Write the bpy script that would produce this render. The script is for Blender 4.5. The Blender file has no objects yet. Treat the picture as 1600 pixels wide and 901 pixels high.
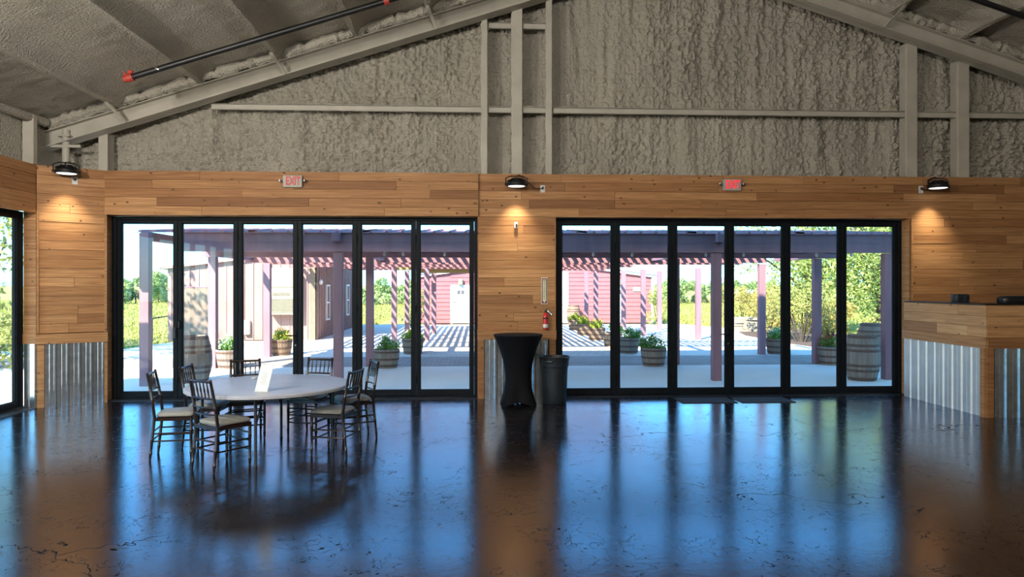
import bpy, math, random
import numpy as np
from mathutils import Vector, Matrix

C = bpy.context.scene
COL = C.collection
R = math.radians

# ------------------------------------------------------------------ camera
F, HC, HY = 1110.0, 1.85, 444.0          # focal length (px of a 1600 px frame), eye height, horizon row
PHI = R(2.7)                              # the gable wall is turned a little from the picture plane
cam_d = bpy.data.cameras.new('camera')
cam = bpy.data.objects.new('camera', cam_d); COL.objects.link(cam)
cam_d.sensor_width = 36; cam_d.lens = 36 * F / 1600
cam_d.shift_y = -(450.5 - HY) / 1600
cam_d.clip_end = 2000
cam.location = (0, 0, HC); cam.rotation_euler = (R(90), 0, -PHI)
C.camera = cam

# ------------------------------------------------------------------ sky, sun, exposure
AZ, EL = R(33), R(39)                     # sun behind the hall, a little to the left
w = bpy.data.worlds.new('sky'); C.world = w; w.use_nodes = True
nt = w.node_tree; nt.nodes.clear()
sk = nt.nodes.new('ShaderNodeTexSky'); sk.sky_type = 'NISHITA'; sk.sun_disc = False
sk.sun_elevation = EL; sk.sun_rotation = math.pi + AZ; sk.air_density = 1.0; sk.dust_density = 0.6; sk.ozone_density = 1.6
bg = nt.nodes.new('ShaderNodeBackground'); bg.inputs['Strength'].default_value = 0.84
wo = nt.nodes.new('ShaderNodeOutputWorld')
tint = nt.nodes.new('ShaderNodeMix'); tint.data_type = 'RGBA'; tint.blend_type = 'MULTIPLY'; tint.inputs[0].default_value = 1.0
tint.inputs[7].default_value = (0.30, 0.72, 0.98, 1)
nt.links.new(sk.outputs[0], tint.inputs[6]); nt.links.new(tint.outputs[2], bg.inputs[0]); nt.links.new(bg.outputs[0], wo.inputs[0])
sd = bpy.data.lights.new('sun', 'SUN'); sd.energy = 18.0; sd.angle = R(0.6); sd.color = (1.0, 0.90, 0.75)
so = bpy.data.objects.new('sun', sd); COL.objects.link(so)
so.rotation_euler = Vector((math.sin(AZ), math.cos(AZ), -math.tan(EL))).to_track_quat('-Z', 'Y').to_euler()
# unseen fill lights, added out of frame to brighten the interior
for lx, ly, lz, e in ((-4.9, 4.0, 3.95, 720), (-4.6, 0.0, 4.2, 880), (-0.2, 0.0, 4.9, 1050), (6.0, -3.0, 4.6, 120)):
    ld = bpy.data.lights.new('fill_light', 'POINT'); ld.energy = e; ld.shadow_soft_size = 0.2; ld.color = (1.0, 0.94, 0.85)
    lo = bpy.data.objects.new('fill_light', ld); lo.location = (lx, ly, lz); COL.objects.link(lo)
vs = C.view_settings
vs.view_transform = 'Standard'; vs.look = 'None'; vs.gamma = 1; vs.exposure = 0.0; vs.use_curve_mapping = False
C.cycles.use_denoising = True
C.cycles.max_bounces = 10; C.cycles.transparent_max_bounces = 24; C.cycles.sample_clamp_indirect = 6.0
C.cycles.caustics_reflective = False; C.cycles.caustics_refractive = False

# ------------------------------------------------------------------ pixel -> place
def ray(px, py):
    u, v = (px - 800) / F, (HY - py) / F
    return (u * math.cos(PHI) + math.sin(PHI), -u * math.sin(PHI) + math.cos(PHI), v)
def P(px, py, Y):                          # where the sight line through a pixel meets the plane Y
    d = ray(px, py); t = Y / d[1]
    return Vector((d[0] * t, Y, HC + d[2] * t))
def G(px, py, z=-0.03):                    # ... and the ground
    d = ray(px, py); t = (z - HC) / d[2]
    return Vector((d[0] * t, d[1] * t, z))
def WX(px, Y): return P(px, HY, Y).x
def cw(cx, cz): return (cx * math.cos(PHI) + cz * math.sin(PHI), -cx * math.sin(PHI) + cz * math.cos(PHI))

# ------------------------------------------------------------------ materials
def nodes(name):
    m = bpy.data.materials.new(name); m.use_nodes = True
    t = m.node_tree
    return m, t, t.nodes['Principled BSDF']
def N(t, kind, **kw):
    n = t.nodes.new(kind)
    for k, v in kw.items():
        if k in n.inputs.keys(): n.inputs[k].default_value = v
        else: setattr(n, k, v)
    return n
def L(t, a, b): t.links.new(a, b)
def mix(t, fac, a, b, blend='MIX'):
    n = t.nodes.new('ShaderNodeMix'); n.data_type = 'RGBA'; n.blend_type = blend
    for s, v in ((0, fac), (6, a), (7, b)):
        if isinstance(v, bpy.types.NodeSocket): L(t, v, n.inputs[s])
        elif s == 0: n.inputs[0].default_value = v
        else: n.inputs[s].default_value = (*v, 1) if len(v) == 3 else v
    return n.outputs[2]
def ramp(t, src, stops):
    n = t.nodes.new('ShaderNodeValToRGB'); e = n.color_ramp.elements
    while len(e) < len(stops): e.new(0.5)
    for el, (p, c) in zip(e, stops):
        el.position = p; el.color = (*c, 1) if hasattr(c, '__len__') else (c, c, c, 1)
    L(t, src, n.inputs[0]); return n.outputs[0]
def coords(t, scale=(1, 1, 1), world=False):
    if world: src = N(t, 'ShaderNodeNewGeometry').outputs['Position']
    else: src = N(t, 'ShaderNodeTexCoord').outputs['Object']
    mp = N(t, 'ShaderNodeMapping'); mp.inputs['Scale'].default_value = scale
    L(t, src, mp.inputs[0]); return mp.outputs[0]
def noise(t, vec, scale, detail=3, rough=0.55, dist=0):
    n = N(t, 'ShaderNodeTexNoise'); n.inputs['Scale'].default_value = scale; n.inputs['Detail'].default_value = detail
    n.inputs['Roughness'].default_value = rough; n.inputs['Distortion'].default_value = dist
    L(t, vec, n.inputs['Vector']); return n.outputs[0]
def bump(t, b, h, strength, dist=0.01):
    n = N(t, 'ShaderNodeBump'); n.inputs['Strength'].default_value = strength; n.inputs['Distance'].default_value = dist
    L(t, h, n.inputs['Height']); L(t, n.outputs[0], b.inputs['Normal'])
def simple(name, c, rough=0.5, metal=0, c2=None, scale=8, bmp=0, bscale=60, stretch=(1, 1, 1), world=False, bdist=0.01, spec=None):
    m, t, b = nodes(name)
    b.inputs['Roughness'].default_value = rough; b.inputs['Metallic'].default_value = metal
    if spec is not None: b.inputs['Specular IOR Level'].default_value = spec
    c2 = c2 or tuple(x * 0.8 for x in c)
    v = coords(t, stretch, world)
    f = ramp(t, noise(t, v, scale), [(0.35, 0.0), (0.65, 1.0)])
    L(t, mix(t, f, c, c2), b.inputs['Base Color'])
    if bmp: bump(t, b, noise(t, v, bscale, 4), bmp, bdist)
    return m
def emit(name, c, s):
    m, t, b = nodes(name)
    b.inputs['Base Color'].default_value = (*c, 1)
    b.inputs['Emission Color'].default_value = (*c, 1); b.inputs['Emission Strength'].default_value = s
    return m

def wood_mat(name, light, dark, grain=1.0):
    m, t, b = nodes(name)
    g = N(t, 'ShaderNodeNewGeometry').outputs['Position']
    oi = N(t, 'ShaderNodeObjectInfo').outputs['Random']
    sep = N(t, 'ShaderNodeSeparateXYZ'); L(t, g, sep.inputs[0])
    add = N(t, 'ShaderNodeMath', operation='ADD'); L(t, sep.outputs[0], add.inputs[0]); L(t, sep.outputs[1], add.inputs[1])
    off = N(t, 'ShaderNodeMath', operation='MULTIPLY_ADD'); L(t, oi, off.inputs[0]); off.inputs[1].default_value = 57.0; L(t, add.outputs[0], off.inputs[2])
    cmb = N(t, 'ShaderNodeCombineXYZ'); L(t, off.outputs[0], cmb.inputs[0]); L(t, sep.outputs[2], cmb.inputs[2])
    mp = N(t, 'ShaderNodeMapping'); mp.inputs['Scale'].default_value = (0.8, 1, 26 * grain); L(t, cmb.outputs[0], mp.inputs[0])
    n1 = noise(t, mp.outputs[0], 1.6, 5, 0.6, 0.7)
    f1 = ramp(t, n1, [(0.32, 0.0), (0.62, 1.0)])
    col = mix(t, f1, light, dark)
    tint = ramp(t, oi, [(0.0, (0.60, 0.50, 0.44)), (0.25, (0.95, 0.9, 0.84)), (0.5, (0.76, 0.66, 0.58)), (0.75, (1.1, 1.08, 1.05)), (1.0, (0.9, 0.82, 0.74))])
    col = mix(t, 1.0, col, tint, 'MULTIPLY')
    vo = N(t, 'ShaderNodeTexVoronoi'); vo.inputs['Scale'].default_value = 1.0
    mk = N(t, 'ShaderNodeMapping'); mk.inputs['Scale'].default_value = (4.6, 1, 6.6); L(t, cmb.outputs[0], mk.inputs[0]); L(t, mk.outputs[0], vo.inputs['Vector'])
    kf = ramp(t, vo.outputs['Distance'], [(0.0, 1.0), (0.06, 0.95), (0.13, 0.0)])
    col = mix(t, kf, col, tuple(x * 0.25 for x in dark))
    L(t, col, b.inputs['Base Color'])
    b.inputs['Roughness'].default_value = 0.6; b.inputs['Specular IOR Level'].default_value = 0.3
    bump(t, b, n1, 0.25, 0.004)
    return m

M = {}
M['cedar'] = wood_mat('cedar', (0.52, 0.295, 0.14), (0.33, 0.165, 0.07))
M['cedar_daylit'] = wood_mat('daylit cedar', (0.72, 0.47, 0.25), (0.50, 0.29, 0.14))  # same cedar, lightened so the bar's daylight sits in its colour
M['cedar_dark'] = simple('gap', (0.05, 0.025, 0.012), 0.9)
M['frame'] = simple('black aluminium', (0.005, 0.007, 0.01), 0.5, 0, (0.007, 0.01, 0.014), spec=0.12)
M['black'] = simple('black paint', (0.008, 0.008, 0.009), 0.4)
M['black_cloth'] = simple('black stretch fabric', (0.0035, 0.0035, 0.005), 0.75, 0, (0.005, 0.005, 0.007), 5, 0.1, 400, spec=0.12)
M['can'] = simple('dark grey plastic', (0.014, 0.019, 0.025), 0.42, 0, (0.019, 0.024, 0.03), 9, spec=0.3)
M['steel'] = simple('beige painted steel', (0.47, 0.44, 0.375), 0.55, 0, (0.40, 0.375, 0.32), 3, 0.08, 40, world=True)
M['corr'] = simple('galvanised sheet', (0.56, 0.59, 0.63), 0.22, 0.9, (0.42, 0.45, 0.49), 12)
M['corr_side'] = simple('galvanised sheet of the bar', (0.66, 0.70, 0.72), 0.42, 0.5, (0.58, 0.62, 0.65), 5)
M['white_plastic'] = simple('white plastic', (0.72, 0.72, 0.70), 0.4)
M['tabletop'] = simple('pale grey table plastic', (0.37, 0.385, 0.44), 0.35, 0, (0.345, 0.36, 0.41), 3, 0.15, 300)
M['legmetal'] = simple('dark grey tube', (0.05, 0.05, 0.055), 0.35, 0.3)
M['chair'] = simple('mahogany lacquer', (0.012, 0.005, 0.004), 0.3, 0, (0.016, 0.007, 0.005), 10)
M['cushion'] = simple('ivory vinyl', (0.27, 0.265, 0.24), 0.5, 0, (0.235, 0.23, 0.21), 6, 0.15, 40)
M['red'] = simple('red enamel', (0.55, 0.012, 0.02), 0.3)
M['rust_red'] = simple('red coupling', (0.42, 0.045, 0.03), 0.45)
M['chrome'] = simple('chrome', (0.7, 0.7, 0.7), 0.2, 1.0)
M['led'] = emit('led', (0.95, 0.97, 1.0), 1.6)
M['mat'] = simple('rubber mat', (0.028, 0.03, 0.034), 0.8, 0, (0.02, 0.022, 0.025), 40, 0.3, 200)
M['post'] = simple('barn red stain', (0.30, 0.17, 0.205), 0.75, 0, (0.24, 0.135, 0.165), 4, 0.2, 30, (1, 1, 0.15))
M['slat'] = simple('barn red slat', (0.34, 0.15, 0.155), 0.75, 0, (0.28, 0.12, 0.125), 3)
M['roofmetal'] = simple('red ribbed roofing', (0.40, 0.19, 0.20), 0.85, 0, (0.36, 0.17, 0.18), 2, spec=0.1)
M['rawbeam'] = simple('raw yellow timber', (0.36, 0.26, 0.10), 0.8, 0, (0.30, 0.21, 0.08), 5)
M['bulb'] = simple('milky bulb', (0.8, 0.8, 0.78), 0.3)
M['cream'] = simple('cream enamel', (0.34, 0.30, 0.20), 0.5, 0, (0.32, 0.28, 0.19), 2)
M['cream_dark'] = simple('cream grille', (0.17, 0.155, 0.115), 0.6)
M['pinkwall'] = simple('rose ribbed metal wall', (0.335, 0.20, 0.18), 0.55, 0, (0.30, 0.178, 0.16), 1.5)
M['trimpale'] = simple('pale trim', (0.26, 0.185, 0.135), 0.6)
M['redwall'] = simple('red lap siding', (0.33, 0.11, 0.12), 0.7, 0, (0.30, 0.10, 0.11), 2)
M['whitepaint'] = simple('white paint', (0.80, 0.80, 0.78), 0.5)
M['darkglass'] = simple('dark window glass', (0.10, 0.14, 0.15), 0.15)
M['signgrey'] = simple('grey plaque', (0.10, 0.10, 0.11), 0.6)
M['stave'] = simple('weathered oak stave', (0.29, 0.235, 0.195), 0.8, 0, (0.19, 0.155, 0.13), 9, 0.3, 50, (1, 1, 0.12))
M['stave_pale'] = simple('sunned oak stave', (0.28, 0.195, 0.135), 0.8, 0, (0.20, 0.135, 0.095), 9, 0.3, 50, (1, 1, 0.12))
M['hoop'] = simple('rusty hoop', (0.10, 0.062, 0.05), 0.7, 0.2, (0.14, 0.075, 0.05), 14)
M['soil'] = simple('potting soil', (0.05, 0.035, 0.022), 0.95)
M['mulch'] = simple('mulch', (0.12, 0.08, 0.06), 0.95, 0, (0.06, 0.04, 0.03), 30, 0.6, 40)
M['bark'] = simple('bark', (0.075, 0.06, 0.05), 0.9, 0, (0.05, 0.04, 0.034), 12, 0.5, 30)
M['stone'] = simple('limestone', (0.36, 0.31, 0.25), 0.85, 0, (0.27, 0.235, 0.19), 5, 0.4, 20)
M['paper'] = simple('printed card', (0.66, 0.69, 0.66), 0.6, 0, (0.60, 0.63, 0.6), 30)
M['ink'] = simple('grey print', (0.35, 0.37, 0.36), 0.7)
M['greyroof'] = simple('grey roofing', (0.35, 0.36, 0.38), 0.6)
M['sill'] = simple('dark threshold', (0.02, 0.022, 0.026), 0.45)
M['label_white'] = simple('label white', (0.7, 0.72, 0.72), 0.5)
M['glow'] = simple('pale green vinyl', (0.62, 0.68, 0.48), 0.5)
M['print_black'] = simple('black print', (0.01, 0.01, 0.01), 0.6)
M['sign_red'] = simple('dark red vinyl', (0.22, 0.02, 0.02), 0.5)

def leaf_mat(name, a, b_, rough=0.55):
    m, t, b = nodes(name)
    v = coords(t, (1, 1, 1), True)
    f = ramp(t, noise(t, v, 4.0, 6, 0.75), [(0.3, 0.0), (0.7, 1.0)])
    col = mix(t, f, a, b_)
    L(t, col, b.inputs['Base Color']); b.inputs['Roughness'].default_value = rough
    tr = N(t, 'ShaderNodeBsdfTranslucent'); L(t, col, tr.inputs[0])
    ms = N(t, 'ShaderNodeMixShader'); ms.inputs[0].default_value = 0.35
    L(t, b.outputs[0], ms.inputs[1]); L(t, tr.outputs[0], ms.inputs[2])
    L(t, ms.outputs[0], t.nodes['Material Output'].inputs[0])
    return m
M['leaf_tree'] = leaf_mat('tree leaves', (0.44, 0.50, 0.14), (0.22, 0.30, 0.075))
M['leaf_pale'] = leaf_mat('yellowing leaves', (0.48, 0.46, 0.125), (0.25, 0.30, 0.09))
M['leaf_orange'] = leaf_mat('golden shrub leaves', (0.52, 0.38, 0.10), (0.30, 0.31, 0.09))
M['leaf_far'] = leaf_mat('distant leaves', (0.38, 0.46, 0.17), (0.22, 0.32, 0.12))
M['leaf_plant'] = leaf_mat('planter leaves', (0.20, 0.42, 0.07), (0.07, 0.22, 0.03))
M['leaf_lime'] = leaf_mat('lime planter leaves', (0.42, 0.52, 0.06), (0.20, 0.34, 0.04))
M['petal_white'] = leaf_mat('white petals', (0.78, 0.82, 0.78), (0.66, 0.74, 0.68))
M['petal_red'] = leaf_mat('red petals', (0.75, 0.06, 0.05), (0.6, 0.04, 0.06))
M['petal_yellow'] = leaf_mat('yellow petals', (0.8, 0.6, 0.08), (0.75, 0.4, 0.05))
M['blade'] = leaf_mat('field grass blades', (0.38, 0.365, 0.085), (0.29, 0.30, 0.06))

# foam
def foam_mat():
    m, t, b = nodes('sprayed foam')
    v = coords(t, (1, 1, 1), True)
    f = ramp(t, noise(t, v, 1.3, 4), [(0.3, 0.0), (0.7, 1.0)])
    col = mix(t, f, (0.51, 0.475, 0.40), (0.42, 0.39, 0.33))
    L(t, col, b.inputs['Base Color']); b.inputs['Roughness'].default_value = 0.8; b.inputs['Specular IOR Level'].default_value = 0.2
    bump(t, b, noise(t, v, 30, 3, 0.6), 1.0, 0.05)
    return m
M['foam'] = foam_mat()
M['siding'] = simple('pale outside siding', (0.78, 0.75, 0.69), 0.7)
# sealed concrete floor
def floor_mat():
    m, t, b = nodes('sealed stained concrete')
    v = coords(t, (1, 1, 1), True)
    f = ramp(t, noise(t, v, 0.9, 6, 0.65), [(0.35, 0.0), (0.65, 1.0)])
    col = mix(t, f, (0.011, 0.008, 0.007), (0.005, 0.0045, 0.005))
    f2 = ramp(t, noise(t, v, 5.0, 5, 0.7), [(0.45, 0.0), (0.75, 1.0)])
    col = mix(t, f2, col, (0.019, 0.016, 0.016))
    wv = N(t, 'ShaderNodeVectorMath', operation='ADD'); L(t, v, wv.inputs[0])
    dn = N(t, 'ShaderNodeTexNoise'); dn.inputs['Scale'].default_value = 2.5; dn.inputs['Detail'].default_value = 4; L(t, v, dn.inputs['Vector'])
    L(t, dn.outputs['Color'], wv.inputs[1])
    vo = N(t, 'ShaderNodeTexVoronoi', feature='DISTANCE_TO_EDGE'); vo.inputs['Scale'].default_value = 0.42; L(t, wv.outputs[0], vo.inputs['Vector'])
    crack = ramp(t, vo.outputs['Distance'], [(0.0, 1.0), (0.0035, 0.0)])
    msk = ramp(t, noise(t, v, 0.5, 2), [(0.5, 0.0), (0.6, 1.0)])
    cm = N(t, 'ShaderNodeMath', operation='MULTIPLY'); L(t, crack, cm.inputs[0]); L(t, msk, cm.inputs[1])
    vs2 = N(t, 'ShaderNodeTexVoronoi', feature='DISTANCE_TO_EDGE'); vs2.inputs['Scale'].default_value = 7.0; L(t, wv.outputs[0], vs2.inputs['Vector'])
    scr = ramp(t, vs2.outputs['Distance'], [(0.0, 1.0), (0.02, 0.0)])
    smk = ramp(t, noise(t, v, 1.1, 5, 0.8), [(0.47, 0.0), (0.58, 1.0)])
    sm = N(t, 'ShaderNodeMath', operation='MULTIPLY'); L(t, scr, sm.inputs[0]); L(t, smk, sm.inputs[1])
    mx = N(t, 'ShaderNodeMath', operation='MAXIMUM'); L(t, cm.outputs[0], mx.inputs[0]); L(t, sm.outputs[0], mx.inputs[1])
    col = mix(t, mx.outputs[0], col, (0.006, 0.005, 0.005))
    L(t, col, b.inputs['Base Color'])
    rr = N(t, 'ShaderNodeMapRange'); rr.inputs[3].default_value = 0.10; rr.inputs[4].default_value = 0.20
    L(t, noise(t, v, 1.7, 6, 0.7), rr.inputs[0])
    ra = N(t, 'ShaderNodeMath', operation='MULTIPLY_ADD'); L(t, mx.outputs[0], ra.inputs[0]); ra.inputs[1].default_value = 0.5; L(t, rr.outputs[0], ra.inputs[2])
    L(t, ra.outputs[0], b.inputs['Roughness'])
    # blue of the reflected sky put into the gloss colour over the dark slab
    gl = N(t, 'ShaderNodeBsdfGlossy'); gl.inputs['Color'].default_value = (0.86, 0.90, 0.98, 1); L(t, ra.outputs[0], gl.inputs['Roughness'])
    b.inputs['Specular IOR Level'].default_value = 0.0
    fr = N(t, 'ShaderNodeFresnel'); fr.inputs['IOR'].default_value = 2.3
    fm = N(t, 'ShaderNodeMath', operation='MULTIPLY_ADD'); L(t, mx.outputs[0], fm.inputs[0]); fm.inputs[1].default_value = -0.5; L(t, fr.outputs[0], fm.inputs[2]); fm.use_clamp = True
    ms = N(t, 'ShaderNodeMixShader'); L(t, fm.outputs[0], ms.inputs[0]); L(t, b.outputs[0], ms.inputs[1]); L(t, gl.outputs[0], ms.inputs[2])
    L(t, ms.outputs[0], t.nodes['Material Output'].inputs[0])
    h = N(t, 'ShaderNodeMath', operation='MULTIPLY_ADD'); L(t, mx.outputs[0], h.inputs[0]); h.inputs[1].default_value = -0.1; L(t, noise(t, v, 14, 6, 0.7), h.inputs[2])
    bump(t, b, h.outputs[0], 0.16, 0.006); L(t, b.inputs['Normal'].links[0].from_socket, gl.inputs['Normal'])
    return m
M['floor'] = floor_mat()
def glass_mat():
    m, t, b = nodes('clear pane')
    t.nodes.remove(b)
    tr = N(t, 'ShaderNodeBsdfTransparent'); tr.inputs[0].default_value = (0.97, 0.985, 0.98, 1)
    gl = N(t, 'ShaderNodeBsdfGlossy'); gl.inputs['Roughness'].default_value = 0.0
    fr = N(t, 'ShaderNodeFresnel'); fr.inputs[0].default_value = 1.45
    ms = N(t, 'ShaderNodeMixShader')
    gm = N(t, 'ShaderNodeNewGeometry'); iv = N(t, 'ShaderNodeMath', operation='SUBTRACT'); iv.inputs[0].default_value = 1.0; L(t, gm.outputs['Backfacing'], iv.inputs[1])
    mu = N(t, 'ShaderNodeMath', operation='MULTIPLY'); L(t, fr.outputs[0], mu.inputs[0]); L(t, iv.outputs[0], mu.inputs[1])
    L(t, mu.outputs[0], ms.inputs[0]); L(t, tr.outputs[0], ms.inputs[1]); L(t, gl.outputs[0], ms.inputs[2])
    L(t, ms.outputs[0], t.nodes['Material Output'].inputs[0])
    return m
M['glass'] = glass_mat()
def paver_mat(name, a, b_, mortar, sc, rot=0.0):
    m, t, b = nodes(name)
    v = N(t, 'ShaderNodeNewGeometry').outputs['Position']
    mp = N(t, 'ShaderNodeMapping'); mp.inputs['Rotation'].default_value = (0, 0, rot); L(t, v, mp.inputs[0])
    br = N(t, 'ShaderNodeTexBrick'); L(t, mp.outputs[0], br.inputs[0])
    br.inputs['Color1'].default_value = (*a, 1); br.inputs['Color2'].default_value = (*b_, 1); br.inputs['Mortar'].default_value = (*mortar, 1)
    br.inputs['Scale'].default_value = sc; br.inputs['Mortar Size'].default_value = 0.02
    f = ramp(t, noise(t, v, 0.8, 4), [(0.3, (0.8, 0.8, 0.8)), (0.7, (1, 1, 1))])
    L(t, mix(t, 1.0, br.outputs[0], f, 'MULTIPLY'), b.inputs['Base Color']); b.inputs['Roughness'].default_value = 0.85
    bump(t, b, br.outputs['Fac'], -0.3, 0.01)
    return m
M['pavers'] = paver_mat('brown pavers', (0.36, 0.29, 0.24), (0.46, 0.38, 0.31), (0.22, 0.18, 0.15), 2.2)
M['court'] = paver_mat('buff flagstones', (0.62, 0.54, 0.45), (0.52, 0.45, 0.37), (0.38, 0.32, 0.26), 1.2, 0.25)
M['slab'] = simple('pale concrete', (0.88, 0.80, 0.68), 0.8, 0, (0.84, 0.765, 0.65), 0.8, 0.1, 20, world=True)
M['conc2'] = simple('pale courtyard concrete', (0.70, 0.64, 0.54), 0.8, 0, (0.64, 0.58, 0.49), 0.7, 0.1, 20, world=True)
M['field'] = simple('sunny meadow', (0.35, 0.34, 0.07), 0.95, 0, (0.27, 0.285, 0.055), 0.12, 0.4, 3, world=True)

# ------------------------------------------------------------------ mesh helpers
class MB:
    def __init__(s): s.v = []; s.f = []
    def add(s, vs, fs):
        o = len(s.v); s.v += [tuple(x) for x in vs]; s.f += [tuple(i + o for i in f) for f in fs]; return s
    def box(s, x0, x1, y0, y1, z0, z1):
        vs = [(x, y, z) for z in (z0, z1) for y in (y0, y1) for x in (x0, x1)]
        return s.add(vs, [(0, 2, 3, 1), (4, 5, 7, 6), (0, 1, 5, 4), (2, 6, 7, 3), (0, 4, 6, 2), (1, 3, 7, 5)])
    def bbox(s, x0, x1, y0, y1, z0, z1, b=0.004):   # box with chamfered edges
        bm_v = []; 
        for z, i in ((z0, 1), (z0 + b, 0), (z1 - b, 0), (z1, 1)):
            q = b if i else 0
            a = [(x0 + q + b, y0 + q), (x1 - q - b, y0 + q), (x1 - q, y0 + q + b), (x1 - q, y1 - q - b), (x1 - q - b, y1 - q), (x0 + q + b, y1 - q), (x0 + q, y1 - q - b), (x0 + q, y0 + q + b)]
            bm_v.append([(x, y, z) for x, y in a])
        return s.loft(bm_v)
    def loft(s, rings, caps=True, closed=True):
        n = len(rings[0]); vs = [p for r in rings for p in r]; fs = []
        for k in range(len(rings) - 1):
            for i in range(n if closed else n - 1):
                j = (i + 1) % n
                fs.append((k * n + i, k * n + j, (k + 1) * n + j, (k + 1) * n + i))
        if caps:
            fs.append(tuple(range(n - 1, -1, -1))); fs.append(tuple((len(rings) - 1) * n + i for i in range(n)))
        return s.add(vs, fs)
    def tube(s, pts, r, seg=8, caps=True):
        pts = [Vector(p) for p in pts]; rs = r if hasattr(r, '__len__') else [r] * len(pts)
        rings = []; up = None
        for i, p in enumerate(pts):
            d = (pts[min(i + 1, len(pts) - 1)] - pts[max(i - 1, 0)]).normalized()
            if up is None: up = d.orthogonal().normalized()
            a = (up - d * up.dot(d)); a = a.normalized() if a.length > 1e-6 else d.orthogonal().normalized(); up = a
            b = d.cross(a)
            rings.append([tuple(p + (a * math.cos(2 * math.pi * k / seg) + b * math.sin(2 * math.pi * k / seg)) * rs[i]) for k in range(seg)])
        return s.loft(rings, caps)
    def lathe(s, prof, seg=24, c=(0, 0, 0), caps=True):
        return s.loft([[(c[0] + r * math.cos(2 * math.pi * k / seg), c[1] + r * math.sin(2 * math.pi * k / seg), c[2] + z) for k in range(seg)] for r, z in prof], caps)
    def prism(s, poly, axis, a, b):        # polygon in the two other axes, extruded along axis
        def pt(q, e): return {'x': (e, q[0], q[1]), 'y': (q[0], e, q[1]), 'z': (q[0], q[1], e)}[axis]
        return s.loft([[pt(q, a) for q in poly], [pt(q, b) for q in poly]])
    def beam(s, p, q, w, h):               # rectangular bar from p to q
        p, q = Vector(p), Vector(q); d = (q - p).normalized()
        up = Vector((0, 0, 1)) if abs(d.z) < 0.95 else Vector((0, 1, 0))
        a = d.cross(up).normalized() * w / 2; b = a.cross(d).normalized() * h / 2
        return s.loft([[tuple(e + x) for x in (-a - b, a - b, a + b, -a + b)] for e in (p, q)])
    def build(s, name, mat, parent=None, smooth=False, loc=None):
        me = bpy.data.meshes.new(name); me.from_pydata(s.v, [], s.f); me.update()
        me.materials.append(M[mat] if isinstance(mat, str) else mat)
        import bmesh
        bm = bmesh.new(); bm.from_mesh(me); bmesh.ops.recalc_face_normals(bm, faces=bm.faces); bm.to_mesh(me); bm.free()
        if smooth:
            me.polygons.foreach_set('use_smooth', [True] * len(me.polygons)); me.set_sharp_from_angle(angle=R(40))
        o = bpy.data.objects.new(name, me); COL.objects.link(o)
        if parent: o.parent = parent
        if loc: o.location = loc
        return o
def raw(name, verts, faces4, mat, parent=None, smooth=True):     # fast path for big numpy meshes of quads or triangles
    me = bpy.data.meshes.new(name); n = len(faces4); k = faces4.shape[1]
    me.vertices.add(len(verts)); me.vertices.foreach_set('co', verts.astype(np.float32).ravel())
    me.loops.add(n * k); me.loops.foreach_set('vertex_index', faces4.astype(np.int32).ravel())
    me.polygons.add(n); me.polygons.foreach_set('loop_start', np.arange(0, n * k, k, dtype=np.int32))
    me.update(calc_edges=True); me.validate()
    if smooth: me.polygons.foreach_set('use_smooth', np.ones(n, dtype=bool))
    me.materials.append(M[mat]); o = bpy.data.objects.new(name, me); COL.objects.link(o)
    if parent: o.parent = parent
    return o
def struct(o): o['kind'] = 'structure'; return o
def thing(name, label, cat, loc=(0, 0, 0), rz=0, group=None):
    o = bpy.data.objects.new(name, None); COL.objects.link(o); o.empty_display_size = 0.1
    o.location = loc; o.rotation_euler = (0, 0, rz); tag(o, label, cat, group); return o
def tag(o, label, cat, group=None):
    o['label'] = label; o['category'] = cat
    if group: o['group'] = group
    return o
def copy_thing(o, loc, rz, label):
    def rec(a, parent):
        c = a.copy(); COL.objects.link(c); c.parent = parent
        for ch in a.children: rec(ch, c)
        return c
    c = rec(o, None); c.location = loc; c.rotation_euler = (0, 0, rz); c['label'] = label
    return c
UB = MB().box(-.5, .5, -.5, .5, -.5, .5)
_ub = {}
def piece(name, parent, c, size, mat, rz=0, rot=None):            # a cheap box piece that shares its mesh
    if mat not in _ub:
        me = bpy.data.meshes.new('piece_' + mat); me.from_pydata(UB.v, [], UB.f); me.materials.append(M[mat]); _ub[mat] = me
    o = bpy.data.objects.new(name, _ub[mat]); COL.objects.link(o); o.parent = parent
    o.location = c; o.scale = size; o.rotation_euler = rot or (0, 0, rz); return o
def text(body, size, mat, parent, loc, rot, depth=0.001, name='lettering', sx=1.0, line=1.0, bold=0.0):
    cu = bpy.data.curves.new(name, 'FONT'); cu.body = body; cu.size = size; cu.extrude = depth; cu.align_x = 'CENTER'; cu.align_y = 'CENTER'
    cu.resolution_u = 3; cu.space_line = line; cu.offset = bold
    tmp = bpy.data.objects.new('tmp', cu); COL.objects.link(tmp); bpy.context.view_layer.update()
    me = bpy.data.meshes.new_from_object(tmp.evaluated_get(bpy.context.evaluated_depsgraph_get()))
    bpy.data.objects.remove(tmp); me.materials.clear(); me.materials.append(M[mat])
    o = bpy.data.objects.new(name, me); COL.objects.link(o); o.parent = parent; o.location = loc; o.rotation_euler = rot; o.scale = (sx, 1, 1)
    return o
rng = random.Random(7)
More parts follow.
